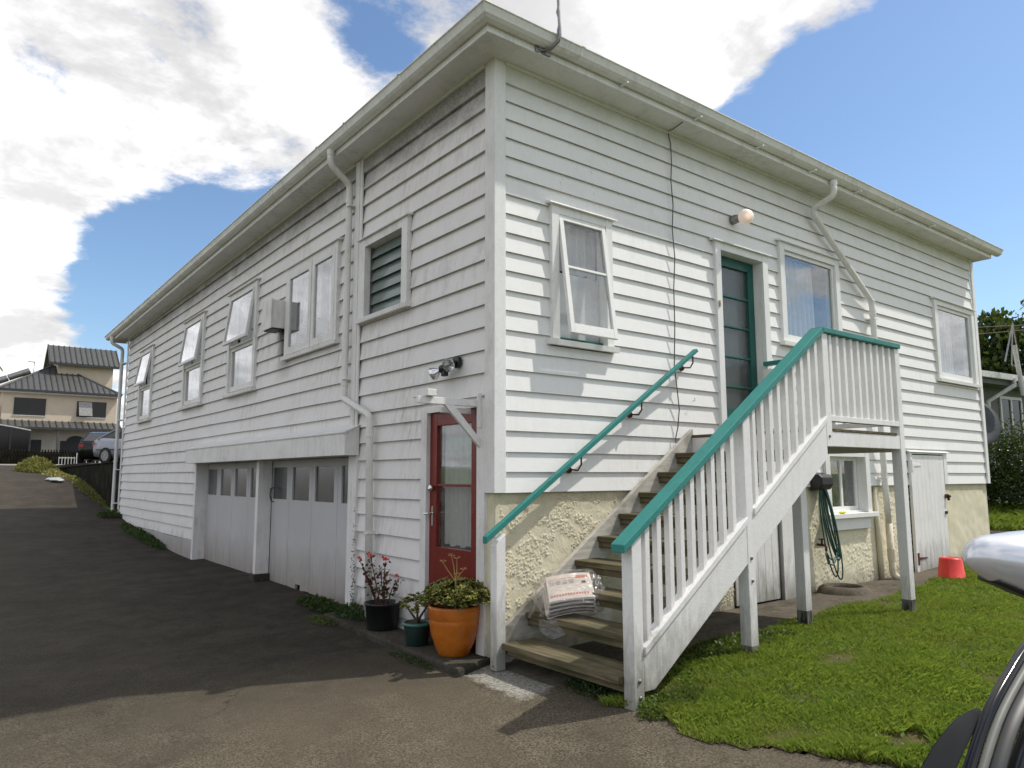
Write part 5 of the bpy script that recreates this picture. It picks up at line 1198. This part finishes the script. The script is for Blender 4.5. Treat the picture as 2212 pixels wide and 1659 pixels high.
mb = MB(); mb.tube([tip + ux * .26 + Vector((0, 0, -.07)), tip + ux * .36 + Vector((0, 0, -.13)), (-1.25, -4.66, -.30)], [.03, .035, .05], 10); obj('mirror_arm', mb, 'black_plastic', t, smooth=True)
def sw(a, b, k): return [a.lerp(b, k)]
# window frame strip rising to the right, dark glass behind it, rubber cowl at its foot
pil = [Vector(q) for q in ((-2.50, -4.215, -.50), (-2.36, -4.212, -.325), (-2.235, -4.208, -.222), (-2.12, -4.208, -.165), (-2.00, -4.21, -.122), (-1.85, -4.22, -.082), (-1.6, -4.26, -.04), (-1.2, -4.36, .0))]
def spline(P_, n=8):
    out = []
    for i in range(len(P_) - 1):
        p0, p1, p2, p3 = P_[max(i - 1, 0)], P_[i], P_[i + 1], P_[min(i + 2, len(P_) - 1)]
        for j in range(n):
            u = j / n; out.append(.5 * ((2 * p1) + (p2 - p0) * u + (2 * p0 - 5 * p1 + 4 * p2 - p3) * u * u + (3 * p1 - p0 - 3 * p2 + p3) * u ** 3))
    return out + [P_[-1]]
pil = spline(pil)
def strip(off0, off1, bulge, m, nm):
    mb = MB(); rows = []; L_ = len(pil) - 1
    for i, p_ in enumerate(pil):
        d = (pil[min(i + 1, L_)] - pil[max(i - 1, 0)]).normalized(); nrm = Vector((.35, -.9, -.25)); nrm = (nrm - d * nrm.dot(d)).normalized(); out = d.cross(nrm).normalized(); out = out if out.z > 0 else -out
        rows.append([p_ + nrm * (off0 + (off1 - off0) * q) + out * (bulge * math.sin(math.pi * q) - .0 - .01 * off0) for q in (0, .12, .3, .5, .7, .88, 1)] + [p_ + nrm * off1 - out * .015, p_ + nrm * off0 - out * .015])
    mb.quadstrip(rows); return obj(nm, mb, m, t, smooth=True)
strip(.0, .016, .004, 'black_paint', 'window_seal'); strip(.0165, .028, .003, 'trim_dull', 'window_trim'); strip(.0285, .048, .002, 'black_plastic', 'window_seal'); strip(.0485, .34, .03, 'black_paint', 'side_window')
mb = MB(); mb.quadstrip([[q + Vector((.02 * math.cos(a), .03 * math.sin(a), .028 * math.sin(a + .6))) * k2 for a in np.linspace(0, 2 * math.pi, 14, endpoint=False)] for q, k2 in zip(spline([Vector(v) for v in ((-2.60, -4.20, -.60), (-2.46, -4.195, -.40), (-2.36, -4.19, -.295), (-2.27, -4.195, -.235), (-2.20, -4.20, -.215))], 4), np.linspace(1.0, .2, 17))]); obj('scuttle', mb, 'cowl', t, smooth=True)
# rest of the car body, outside the picture to the right
mb = MB(); mb.quadstrip([[(x, -4.62 - .03 * k, z) if False else (x, y, z) for y, z in ((-4.66, -1.15), (-4.60, -.75), (-4.64, -.40), (-6.25, -.40), (-6.3, -.75), (-6.25, -1.15))] for k, x in enumerate((-2.2, -1.9, 2.0, 2.3))]); obj('car_body', mb, 'silver_near', t, .04)
mb = MB(); mb.quadstrip([[(x, y, z) for y, z in ((-4.70, -.39), (-4.92, .08), (-5.95, .08), (-6.2, -.39))] for x in (-1.2, -.7, 1.2, 1.9)]); obj('cabin', mb, 'black_paint', t, .05)
for x in (-1.3, 1.4):
    for y in (-4.62, -6.2):
        mb = MB(); mb.tube([(x, y - .1, -1.10), (x, y + .02, -1.10)], .31, 24); w_ = obj('wheel', mb, 'tyre', t); mb = MB(); mb.tube([(x, y + .015, -1.10), (x, y + .03, -1.10)], .19, 16); obj('rim', mb, 'galv', w_)

# ================================================================== RETAINING WALL, UPPER CARS, WEEDS
t = thing('retaining_wall', 'black stained timber retaining wall beside the rising driveway', 'wall', (.2, 15.3, -.8))
for i in range(60):
    y = 15.3 + i * .30; x = .12 + (y - 15.3) / 18 * .62; zt_ = .50 + .0 * i; mb = MB(); zb_ = h(x, y) - .2
    if zb_ > zt_ - .04: break
    mb.box(x, x + .05, y, y + .292, zb_, zt_ + random.uniform(-.01, .01)); obj('plank', mb, 'fence_dark', t)
mb = MB(); mb.quadstrip([[(.10 + (y - 15.3) / 18 * .62 + a, y, b) for a, b in ((-.02, .505), (.12, .505), (.12, .53), (-.02, .53))] for y in (15.3, 33.3)]); obj('capping', mb, 'fence_dark', t)
mb = MB(); mb.quadstrip([[(.2, 15.35, .3), (20, 15.35, .3), (20, 15.35, .49), (.2, 15.35, .49)], [(.5, 22, .3), (20, 22, .3), (20, 22, .52), (.5, 22, .52)], [(.7, 26, .3), (20, 26, .3), (20, 26, .635), (.7, 26, .635)], [(.8, 46, .3), (20, 46, .3), (20, 46, .68), (.8, 46, .68)]]); o = obj('parking_area', mb, 'asphalt', kind='structure')
weed('driveway_weeds', 'bushy yellow green weeds where the retaining wall meets the driveway', -.30, 31.5, .70, 2.6, .55, 6500, 'weed_dry', .13)
weed('driveway_dry_weeds', 'dry weeds along the top of the driveway', -.1, 27.0, .32, 2.6, .14, 1200, 'grass_dry', .09)
weed('wall_weeds', 'weeds growing up the retaining wall', .08, 21.5, .16, 4.2, .22, 900, 'weed_dry', .07)
mb = MB()
for k in range(14):
    a = k * 1.3; x, y = -.42 + .25 * math.cos(a) * random.random(), 23.6 + .8 * math.sin(a) * random.random(); z = h(x, y) + .02 + random.random() * .05; mb.ball((x, y, z), .10, 7, 1.4, 2.2, .4)
tag(obj('plastic_litter', mb, 'white_litter'), 'crumpled white plastic litter beside the retaining wall', 'litter')

def sedan(name, label, loc, rz, paint_m, sc_=1.0):
    t = thing(name, label, 'car'); 
    st_ = [(-2.25, .45, .80, .62), (-2.2, .30, .95, .80), (-1.75, .24, 1.02, .86), (-1.0, .22, .98, .88), (0, .20, .94, .89), (.9, .22, .92, .88), (1.5, .24, .86, .86), (2.1, .30, .74, .80), (2.28, .38, .60, .62)]
    mb = MB(); mb.quadstrip([[(x, -w * .92, zb), (x, -w, zb + .18), (x, -w, (zb + zt) / 2 + .05), (x, -w * .96, zt - .04), (x, -w * .86, zt), (x, w * .86, zt), (x, w * .96, zt - .04), (x, w, (zb + zt) / 2 + .05), (x, w, zb + .18), (x, w * .92, zb)] for x, zb, zt, w in st_]); obj('body', mb, paint_m, t, smooth=True)
    gr = [(-1.95, 1.00, .70), (-1.25, 1.34, .58), (-.7, 1.43, .57), (.0, 1.45, .57), (.45, 1.40, .57), (1.25, .93, .72)]
    mb = MB(); mb.quadstrip([[(x, -.82, .93), (x, -w, zt), (x, w, zt), (x, .82, .93)] for x, zt, w in gr]); obj('window', mb, 'black_paint', t)
    mb = MB(); mb.quadstrip([[(x, -w - .01, zt - .03), (x, -w * .9, zt + .012), (x, w * .9, zt + .012), (x, w + .01, zt - .03)] for x, zt, w in gr[1:5]]); obj('roof', mb, paint_m, t)
    for s_ in (-1, 1):
        for a, b in (((-1.95, .96), (-1.22, 1.35)), ((-.55, .95), (-.60, 1.42)), ((.35, 1.41), (1.3, .93))):
            mb = MB(); mb.tube([(a[0], s_ * .80, a[1]), (b[0], s_ * .585, b[1])], .03, 6); obj('pillar', mb, paint_m, t)
        for x in (-1.42, 1.42):
            mb = MB(); mb.tube([(x, s_ * .72, .31), (x, s_ * .895, .31)], .315, 24); w_ = obj('wheel', mb, 'tyre', t); mb = MB(); mb.tube([(x, s_ * .88, .31), (x, s_ * .905, .31)], .20, 18); obj('rim', mb, 'galv', w_)
        mb = MB(); mb.box(-2.262, -2.10, s_ * .80, s_ * .62, .70, .83); obj('tail_light', mb, 'tail', t, .01)
        mb = MB(); mb.box(2.05, 2.26, s_ * .80, s_ * .55, .56, .70); obj('headlight', mb, 'chrome', t, .01)
        mb = MB(); mb.box(-1.9, 1.9, s_ * .885, s_ * .905, .52, .56); obj('side_strip', mb, 'black_plastic', t)
    t.location = loc; t.rotation_euler = (0, 0, rz); return t
sedan('parked_car', 'silver saloon parked on the upper level behind the downpipe', (3.0, 26.5, .62), R(-60), 'silver')
sedan('parked_car', 'black saloon with red tail light parked beyond the silver car', (2.35, 32.2, .62), R(75), 'black_paint')

# ================================================================== CREAM BUILDING ACROSS THE ROAD
K = 64.68 / 40.68
def bx_(x): return -3.446 + (x + 3.446) * K
def bz_(z): return .135 + (z - .135) * K
BY = 60.0
t = thing('cream_building', 'cream two storey building with dark ribbed metal roofs at the top of the driveway', 'building', (3, BY, .96))
mb = MB(); mb.box(-.25, 7.2, BY, BY + 8.4, .9, bz_(4.12) + .05); obj('wall', mb, 'cream_wall', t)
mb = MB(); mb.box(-3.5, -.26, BY + .5, BY + 8, .9, bz_(3.4)); obj('wall', mb, 'cream_wall', t)
EZ = bz_(4.12)
def ribbed(name, quad, n, m='roof_metal'):
    """flat roof plane from eave (a, b) to top (d, c) with standing ribs"""
    a, b, c, d = [Vector(q) for q in quad]; mb = MB(); nrm = (b - a).cross(d - a).normalized(); nrm = nrm if nrm.z > 0 else -nrm
    lo = -nrm * .08; q = [a, b, c, d]; mb.quadstrip([[v + lo for v in q], q]); o = obj(name, mb, m, t)
    L = (b - a).length
    for i in range(n + 1):
        u = i / n; e = a.lerp(b, u); ax = (b - a).normalized(); fall = ((d - a) - ax * (d - a).dot(ax)); fl_ = fall.normalized()
        # clip rib at the hips
        def inside(p_):
            s_ = (p_ - a).dot(fl_) / fall.length; l_ = a.lerp(d, s_); r_ = b.lerp(c, s_); x = (p_ - a).dot(ax); return (l_ - a).dot(ax) - .01 <= x <= (r_ - a).dot(ax) + .01
        s_ = 1.0
        while s_ > .02 and not inside(e + fall * s_): s_ -= .02
        if s_ <= .03: continue
        mb = MB(); w_ = ax * .035; up = nrm * .06; f_ = e + fall * s_
        mb.quadstrip([[e - w_, e + w_, e + w_ + up, e - w_ + up], [f_ - w_, f_ + w_, f_ + w_ + up, f_ - w_ + up]]); obj('roof_rib', mb, 'roof_seam', o)
    return o
XL, XR = -.62, 7.45; AP = (3.05, BY + 4.2, 8.95); AP2 = (3.75, BY + 4.2, 8.95)
ribbed('roof', [(XL, BY - .4, EZ), (XR, BY - .4, EZ), AP2, AP], 21)
ribbed('roof', [(XR, BY - .4, EZ), (XR, BY + 8.8, EZ), AP2, AP2], 12)
mb = MB(); mb.quadstrip([[(XL, BY - .4, EZ - .08), (XL, BY + 8.8, EZ - .08), (AP[0], AP[1], 8.87)], [(XL, BY - .4, EZ), (XL, BY + 8.8, EZ), AP]]); obj('roof', mb, 'roof_metal', t)
mb = MB(); mb.tube([(XL, BY - .4, EZ + .03), AP], .09, 6); mb.tube([(XR, BY - .4, EZ + .03), AP2], .09, 6); mb.tube([AP, AP2], .09, 6); obj('roof_ridge', mb, 'roof_metal', t)
mb = MB(); mb.box(XL, XR, BY - .52, BY - .40, EZ - .12, EZ + .05); obj('gutter', mb, 'roof_seam', t)
mb = MB(); mb.box(XL, XR - .1, BY - .40, BY, EZ - .22, EZ - .12); obj('soffit', mb, 'pole_white', t)
# tower
mb = MB(); mb.box(3.35, 7.25, 62.9, 66.6, 6.5, 9.1); mb.prism([(62.9, 9.1), (66.6, 9.1), (64.75, 10.55)], 0, 3.35, 3.6); obj('wall', mb, 'cream_wall', t)
ribbed('roof', [(2.72, 62.4, 9.08), (7.65, 62.4, 9.08), (7.65, 64.75, 10.75), (2.72, 64.75, 10.75)], 13)
mb = MB(); mb.quadstrip([[(2.75, 64.75, 10.67), (7.65, 64.75, 10.67), (7.65, 67.1, 8.92), (2.75, 67.1, 8.92)], [(2.75, 64.75, 10.75), (7.65, 64.75, 10.75), (7.65, 67.1, 9.0), (2.75, 67.1, 9.0)]]); obj('roof', mb, 'roof_metal', t)
for ya, yb in ((62.4, 64.75), (67.1, 64.75)):
    mb = MB(); mb.quadstrip([[(2.70, ya, 8.85), (2.78, ya, 8.85), (2.78, ya, 9.06), (2.70, ya, 9.06)], [(2.70, yb, 10.6), (2.78, yb, 10.6), (2.78, yb, 10.81), (2.70, yb, 10.81)]]); obj('barge_board', mb, 'roof_metal', t)
mb = MB(); mb.box(2.8, 7.6, 62.3, 62.42, 8.88, 9.06); obj('gutter', mb, 'roof_seam', t)
# upper windows
for x0, x1, z0, z1, kind_ in ((bx_(-.984), bx_(.267), bz_(2.973), bz_(3.775), 0), (bx_(1.533), bx_(2.787), bz_(2.987), bz_(3.748), 1)):
    w_ = part('window', t, ((x0 + x1) / 2, BY, z0))
    mb = MB(); mb.box(x0, x1, BY - .05, BY + .02, z0, z0 + .07); mb.box(x0, x1, BY - .05, BY + .02, z1 - .07, z1); mb.box(x0, x0 + .07, BY - .05, BY + .02, z0 + .07, z1 - .07); mb.box(x1 - .07, x1, BY - .05, BY + .02, z0 + .07, z1 - .07); xm = (x0 + x1) / 2; mb.box(xm - .03, xm + .03, BY - .05, BY + .02, z0 + .07, z1 - .07); obj('frame', mb, 'dark_frame', w_)
    mb = MB(); mb.box(x0 + .07, xm - .03, BY - .03, BY - .01, z0 + .07, z1 - .07); obj('pane', mb, 'black_paint', w_)
    mb = MB(); mb.box(xm + .03, x1 - .07, BY - .03, BY - .01, z0 + .07, z1 - .07); obj('pane', mb, 'black_paint', w_)
    mb = MB(); mb.box(x0 - .04, x1 + .04, BY - .06, BY + .01, z0 - .06, z0 - .002); obj('sill', mb, 'pole_white', w_)
    if kind_: mb = MB(); mb.quadstrip([[(x0 + .1, BY - .05, z1 - .05), (xm - .0, BY - .05, z1 - .05), (xm - .0, BY - .08, z1 - .05), (x0 + .1, BY - .08, z1 - .05)], [(x0 + .15, BY - .35, z0 + .08), (xm + .05, BY - .35, z0 + .08), (xm + .05, BY - .38, z0 + .08), (x0 + .15, BY - .38, z0 + .08)]]); obj('open_sash', mb, 'galv', w_)
# lean-to porch
ribbed('porch_roof', [(-3.2, BY - 1.5, bz_(2.36)), (7.4, BY - 1.5, bz_(2.36)), (7.4, BY, bz_(2.73)), (-3.2, BY, bz_(2.73))], 25)
mb = MB(); mb.box(-3.2, 7.4, BY - 1.62, BY - 1.5, bz_(2.36) - .12, bz_(2.36) + .05); obj('gutter', mb, 'roof_seam', t)
mb = MB(); mb.box(-3.0, 7.3, BY - .06, BY - .01, .9, bz_(2.5)); obj('wall', mb, 'white_wall', t)
mb = MB(); x0, x1, zt_ = bx_(.954), bx_(2.165), bz_(1.82); mb.box(x0, x1, BY - .12, BY - .07, .9, zt_); cx = (x0 + x1) / 2 + .05
mb.prism([(cx + .62 * math.cos(a), zt_ - .02 + .42 * math.sin(a)) for a in np.linspace(0, math.pi, 14)], 1, BY - .12, BY - .07); obj('door', mb, 'dark_void', t)
mb = MB(); mb.box(1.7, 2.35, BY - .12, BY - .07, .9, 2.85); obj('door', mb, 'dark_void', t)
for x in (3.15, ): mb = MB(); mb.box(x, x + .16, BY - 1.55, BY - 1.4, .9, bz_(2.36) - .1); obj('porch_post', mb, 'roof_metal', t)
mb = MB(); mb.box(6.1, 6.6, BY - .2, BY - .07, 2.7, 3.1); obj('air_unit', mb, 'dark_frame', t)
# glazed shelter with curved roof
c_ = thing('glazed_shelter', 'dark glazed shelter with a curved roof edge in front of the cream building', 'shelter', (-1, BY - 2.5, .95))
mb = MB(); arc = [(-4.2 + 5.6 * i / 16, 3.15 + .75 * math.sin(math.pi * (.42 + .5 * i / 16))) for i in range(17)]
mb.quadstrip([[(x, BY - 3.2, z), (x, BY - 1.7, z), (x, BY - 1.7, z + .07), (x, BY - 3.2, z + .07)] for x, z in arc]); obj('roof', mb, 'pole_white', c_)
mb = MB(); mb.quadstrip([[(x, BY - 3.12, .9), (x, BY - 1.75, .9), (x, BY - 1.75, z - .01), (x, BY - 3.12, z - .01)] for x, z in arc]); obj('glass_wall', mb, 'black_paint', c_)
for x in (-1.2, .2, 1.32): mb = MB(); mb.box(x, x + .09, BY - 3.18, BY - 3.12, .9, 3.45); obj('post', mb, 'dark_frame', c_)
# solar tank and aerial on the roof
tt = thing('solar_water_heater', 'silver cylinder of a solar water heater lying on the dark hip roof', 'water heater', (0, BY + 2.5, 7.6))
mb = MB(); mb.tube([(-2.0, BY + 2.2, 6.55), (.08, BY + 2.2, 7.55)], .24, 14); obj('tank', mb, 'galv', tt, .03); mb = MB(); mb.tube([(.13, BY + 2.2, 7.58), (1.45, BY + 2.2, 8.22)], .24, 14); obj('tank', mb, 'galv', tt, .03)
tt = thing('roof_aerial', 'television aerial standing on the roof left of the tower', 'aerial', (2.0, BY + 3, 8.5))
mb = MB(); mb.tube([(1.77, BY + 3.0, 8.0), (1.75, BY + 3, 9.05)], .03, 5); mb.tube([(1.35, BY + 3, 9.05), (1.82, BY + 3, 9.0)], .03, 5)
for k in range(6): mb.tube([(1.37 + k * .08, BY + 2.8, 9.05), (1.37 + k * .08, BY + 3.2, 9.03)], .012, 4)
obj('mast', mb, 'galv', tt)
# picket fence along the road
t = thing('picket_fence', 'black picket fence in front of the cream building', 'fence', (0, 55, .9))
for i in range(52):
    x = -3.3 + i * .17; zf = h(x, 55) - .02; mb = MB(); mb.prism([(x, zf), (x, zf + 1.06), (x + .045, zf + 1.12), (x + .09, zf + 1.06), (x + .09, zf)], 1, 55.0, 55.03); obj('picket', mb, 'fence_dark', t)
mb = MB(); mb.box(-3.3, 5.5, 55.03, 55.08, 1.2, 1.28); mb.box(-3.3, 5.5, 55.03, 55.08, 1.75, 1.83); obj('rail', mb, 'fence_dark', t)
mb = MB(); mb.box(-3.3, 5.5, 55.3, 55.34, .9, 1.75); obj('backing_hedge', mb, 'fence_dark', t)
t = thing('pale_fence', 'short pale picket fence standing in front of the black fence', 'fence', (3, 54.6, .9))
for i in range(13):
    x = 2.95 + i * .185; mb = MB(); mb.box(x, x + .04, 54.6, 54.63, .85, 1.5); obj('picket', mb, 'pole_white', t)
mb = MB(); mb.box(4.0, 4.18, 54.55, 54.59, .85, 1.78); obj('post', mb, 'pole_white', t); mb = MB(); mb.box(2.95, 5.3, 54.63, 54.66, 1.40, 1.46); obj('rail', mb, 'pole_white', t)
mb = MB(); mb.box(-40, 40, 48.6, 50.2, .6, h(0, 49) + .07); obj('footpath', mb, 'white_wall', kind='structure')
sheet('road', np.arange(-60, 61, 6.0), np.arange(50.2, 54.5, .7), 'asphalt', .02)
sheet('forecourt', np.arange(-40, 41, 5.0), np.arange(54.5, 61, 1.0), 'concrete', .02)
# palm fronds at the far left
t = thing('palm_tree', 'thin palm tree whose fronds show at the left edge above the cream building', 'palm', (-2.1, 75, 1))
mb = MB(); mb.tube([(-2.1, 75, 1), (-1.9, 75, 11.0)], [.2, .13], 8); obj('trunk', mb, 'bark', t)
V = []; Fa = []
for k in range(22):
    a = k * .9; el = random.uniform(-.2, .9); L = random.uniform(1.5, 2.5); c0 = Vector((-1.9, 75, 11.0))
    for i in range(24):
        u = i / 24; p_ = c0 + Vector((math.cos(a) * L * u, math.sin(a) * L * u, math.sin(el) * L * u - 1.6 * u * u * 1.3)); 
        for s_ in (-1, 1):
            q_ = p_ + Vector((-math.sin(a) * s_ * .35 + math.cos(a) * .2, math.cos(a) * s_ * .35 + math.sin(a) * .2, -.35)); i0 = len(V); V += [p_ + Vector((0, 0, .02)), q_, p_ - Vector((0, 0, .03)), p_ + Vector((math.cos(a) * .1, math.sin(a) * .1, 0))]; Fa += [(i0, i0 + 1, i0 + 2, i0 + 3)]
raw_mesh('frond', [tuple(v) for v in V], Fa, 'grass_dry', t)

# ================================================================== RIGHT SIDE NEIGHBOUR, HEDGE, TREE
def tree(name, label, loc, blobs_, n, size, mt, trunk_r=.25):
    t = thing(name, label, 'tree', loc); mb = MB(); top = max(b[2] for b in blobs_); c0 = Vector(loc); bl = [(b[0] + loc[0], b[1] + loc[1], b[2] + loc[2], b[3], b[4]) for b in blobs_]
    mb.tube([c0, c0 + Vector((.1, 0, (top) * .55))], [trunk_r, trunk_r * .6], 9)
    for b in bl: mb.tube([c0 + Vector((0, 0, top * .3)), (c0 + Vector((0, 0, top * .5))).lerp(Vector(b[:3]), .5), Vector(b[:3])], [trunk_r * .45, trunk_r * .25, trunk_r * .1], 6)
    obj('trunk', mb, 'bark', t); leaves('crown', blob_points(bl, n, .45), size, mt, t, aspect=.6); return t
tree('pohutukawa_tree', 'big dark evergreen tree rising behind the neighbour house at the right', (33, 7.2, -.9), [(0, -1.2, 5.6, 2.4, .8), (-1.4, .9, 5.0, 1.5, .8), (-.6, .1, 6.7, 1.3, .8), (.8, -2.2, 7.1, 1.8, .75), (-.9, 1.9, 3.9, 1.2, .8), (-.5, -.4, 4.0, 2.0, .9), (1, -3.6, 5.8, 2.4, .8), (-1, 1.2, 3.2, 1.4, .8), (0, -2, 3, 2.2, .9), (-.2, .4, 7.6, .7, .8), (1.4, -4.6, 7.4, 1.6, .8)], 26000, .26, 'tree_leaf', .35)
def bush(name, label, bl, n, size, m):
    t = thing(name, label, 'hedge', (bl[0][0], bl[0][1], h(bl[0][0], bl[0][1]))); leaves('foliage', blob_points(bl, n, .35), size, m, t, aspect=.6)
    mb = MB(); z0 = h(bl[0][0], bl[0][1])
    for b in bl: mb.tube([(b[0], b[1], h(b[0], b[1]) - .1), (b[0] + .05, b[1], b[2])], [.05, .02], 6)
    obj('stem', mb, 'bark', t); return t
bush('leafy_shrub', 'tall dark leafy shrub right of the house corner', [(16.6, 2.4, .45, .75, 1.2), (16.9, 1.75, .55, .75, 1.15), (17.3, 1.1, .40, .8, 1.1), (16.2, 3.0, .3, .6, 1.2), (17.6, .3, .35, .8, 1.1), (16.5, 2.0, -.15, .8, .7), (17.2, .8, -.2, .8, .7), (16.1, 2.9, -.2, .6, .7)], 24000, .075, 'hedge_leaf')
g = grass_blades('side_grass', 26000, lambda x, y: (x > 13.4) & (y > -.4) & (y < 4.2) & (x < 17.5), 'grass', .085, (13.4, 17.5), (-.4, 4.2), .2, 5); tag(g, 'sunny strip of grass in front of the dark shrub at the right', 'grass')
# neighbour
t = thing('neighbour_house', 'low grey neighbour house with a tan sheet roof behind the shrub', 'house', (20, 3, -.6))
e0 = Vector((18.1, 2.95, 2.86)); dv = Vector((1, -.085, 0)).normalized(); dv = (Vector((21.9, 2.55, 2.86)) - e0).normalized(); nv = Vector((-dv.y, dv.x, 0)); e0 = e0 - dv * 4
def nq(a, b, z): return e0 + dv * a + nv * b + Vector((0, 0, z))
mb = MB(); mb.quadstrip([[nq(0, 0, -.05), nq(22, 0, -.05), nq(22, 4, 1.05), nq(0, 4, 1.05)], [nq(0, 0, 0), nq(22, 0, 0), nq(22, 4, 1.1), nq(0, 4, 1.1)]]); obj('roof', mb, 'tan_roof', t)
mb = MB(); mb.quadstrip([[nq(0, -.12, -.16), nq(22, -.12, -.16), nq(22, -.0, -.16), nq(0, 0, -.16)], [nq(0, -.12, 0), nq(22, -.12, 0), nq(22, 0, 0), nq(0, 0, 0)]]); obj('gutter', mb, 'pole_white', t)
mb = MB(); mb.quadstrip([[nq(.4, .45, -3.6), nq(21, .45, -3.6), nq(21, 8, -3.6), nq(.4, 8, -3.6)], [nq(.4, .45, -.1), nq(21, .45, -.1), nq(21, 8, -.1), nq(.4, 8, -.1)]]); obj('wall', mb, 'grey_wall', t)
mb = MB(); mb.quadstrip([[nq(0, .0, -.17), nq(22, 0, -.17), nq(22, .45, -.17), nq(0, .45, -.17)], [nq(0, .0, -.3), nq(22, 0, -.3), nq(22, .45, -.3), nq(0, .45, -.3)]]); obj('soffit', mb, 'grey_wall', t)
for a in (5.9, 8.4):
    w_ = part('window', t, nq(a, .44, -1.8)); mb = MB(); q = [nq(a, .43, -1.9), nq(a + 1.1, .43, -1.9), nq(a + 1.1, .46, -1.9), nq(a, .46, -1.9)]; mb.quadstrip([q, [v + Vector((0, 0, 1.3)) for v in q]]); obj('pane', mb, 'black_paint', w_)
    for b, c2, d_, e_ in ((-.08, 0, -1.98, -.52), (1.1, 1.18, -1.98, -.52), (0, 1.1, -1.98, -1.9), (0, 1.1, -.6, -.52), (.51, .59, -1.9, -.6)):
        mb = MB(); q = [nq(a + b, .40, d_), nq(a + c2, .40, d_), nq(a + c2, .44, d_), nq(a + b, .44, d_)]; mb.quadstrip([q, [v + Vector((0, 0, e_ - d_)) for v in q]]); obj('frame', mb, 'pole_white', w_)
mb = MB(); mb.tube([nq(5.55, -.1, -.1), nq(5.55, -.1, -.3), nq(4.9, .3, -.75), nq(4.9, .3, -3)], .065, 10); obj('downpipe', mb, 'pole_white', t)
t = thing('steel_pole', 'pale stay pole with wires standing against the neighbour roof', 'pole', nq(5.2, -.4, -3))
mb = MB(); mb.tube([nq(5.45, -.35, -.6), nq(5.2, -.35, .62), nq(5.18, -.35, .75)], [.06, .06, .07], 10); obj('pole', mb, 'pole_white', t)
mb = MB(); mb.tube([nq(5.2, -.35, 1.35), nq(4.6, -.35, .25)], .02, 5); mb.tube([nq(5.2, -.35, 1.35), nq(4.95, -.35, .2)], .018, 5); mb.tube([nq(5.2, -.35, 1.35), nq(5.35, -.35, .5)], .018, 5); obj('stay_wire', mb, 'galv', t)
t = thing('satellite_dish', 'dark round satellite dish half hidden by the house corner', 'satellite dish', (13.6, 1.5, .9))
dc = Vector((13.5, 1.62, 1.18)); dd = Vector((-.62, -.70, .35)).normalized(); u = dd.orthogonal().normalized(); w2 = dd.cross(u); mb = MB()
mb.quadstrip([[dc + dd * (r_ * r_ * .45 - .0) + (u * math.cos(a * math.pi / 16) + w2 * math.sin(a * math.pi / 16)) * r_ for a in range(32)] for r_ in (.02, .2, .4, .56)], True, False); o = obj('dish', mb, 'dish', t, smooth=True); o.modifiers.new('s', 'SOLIDIFY').thickness = .015
mb = MB(); mb.tube([dc - dd * .05, dc - dd * .25 - Vector((0, 0, .1)), Vector((13.75, 1.85, -1.0))], .03, 8); mb.tube([dc, dc + dd * .5], .015, 6); obj('mast', mb, 'galv', t)
for k, (dz_, x) in enumerate(((0, 0), (-.16, .5))):
    mb = MB(); mb.tube([(12 + x, 20, 7.0 + dz_), (25, 5.31, 5.27 + dz_ * 1.5), (25.6, 3.95, 5.21 + dz_), (27, -4, 5.2 + dz_)], .014, 4); tag(obj('power_line', mb, 'cable'), ('upper' if k == 0 else 'lower') + ' thin overhead wire crossing in front of the dark tree', 'wire')
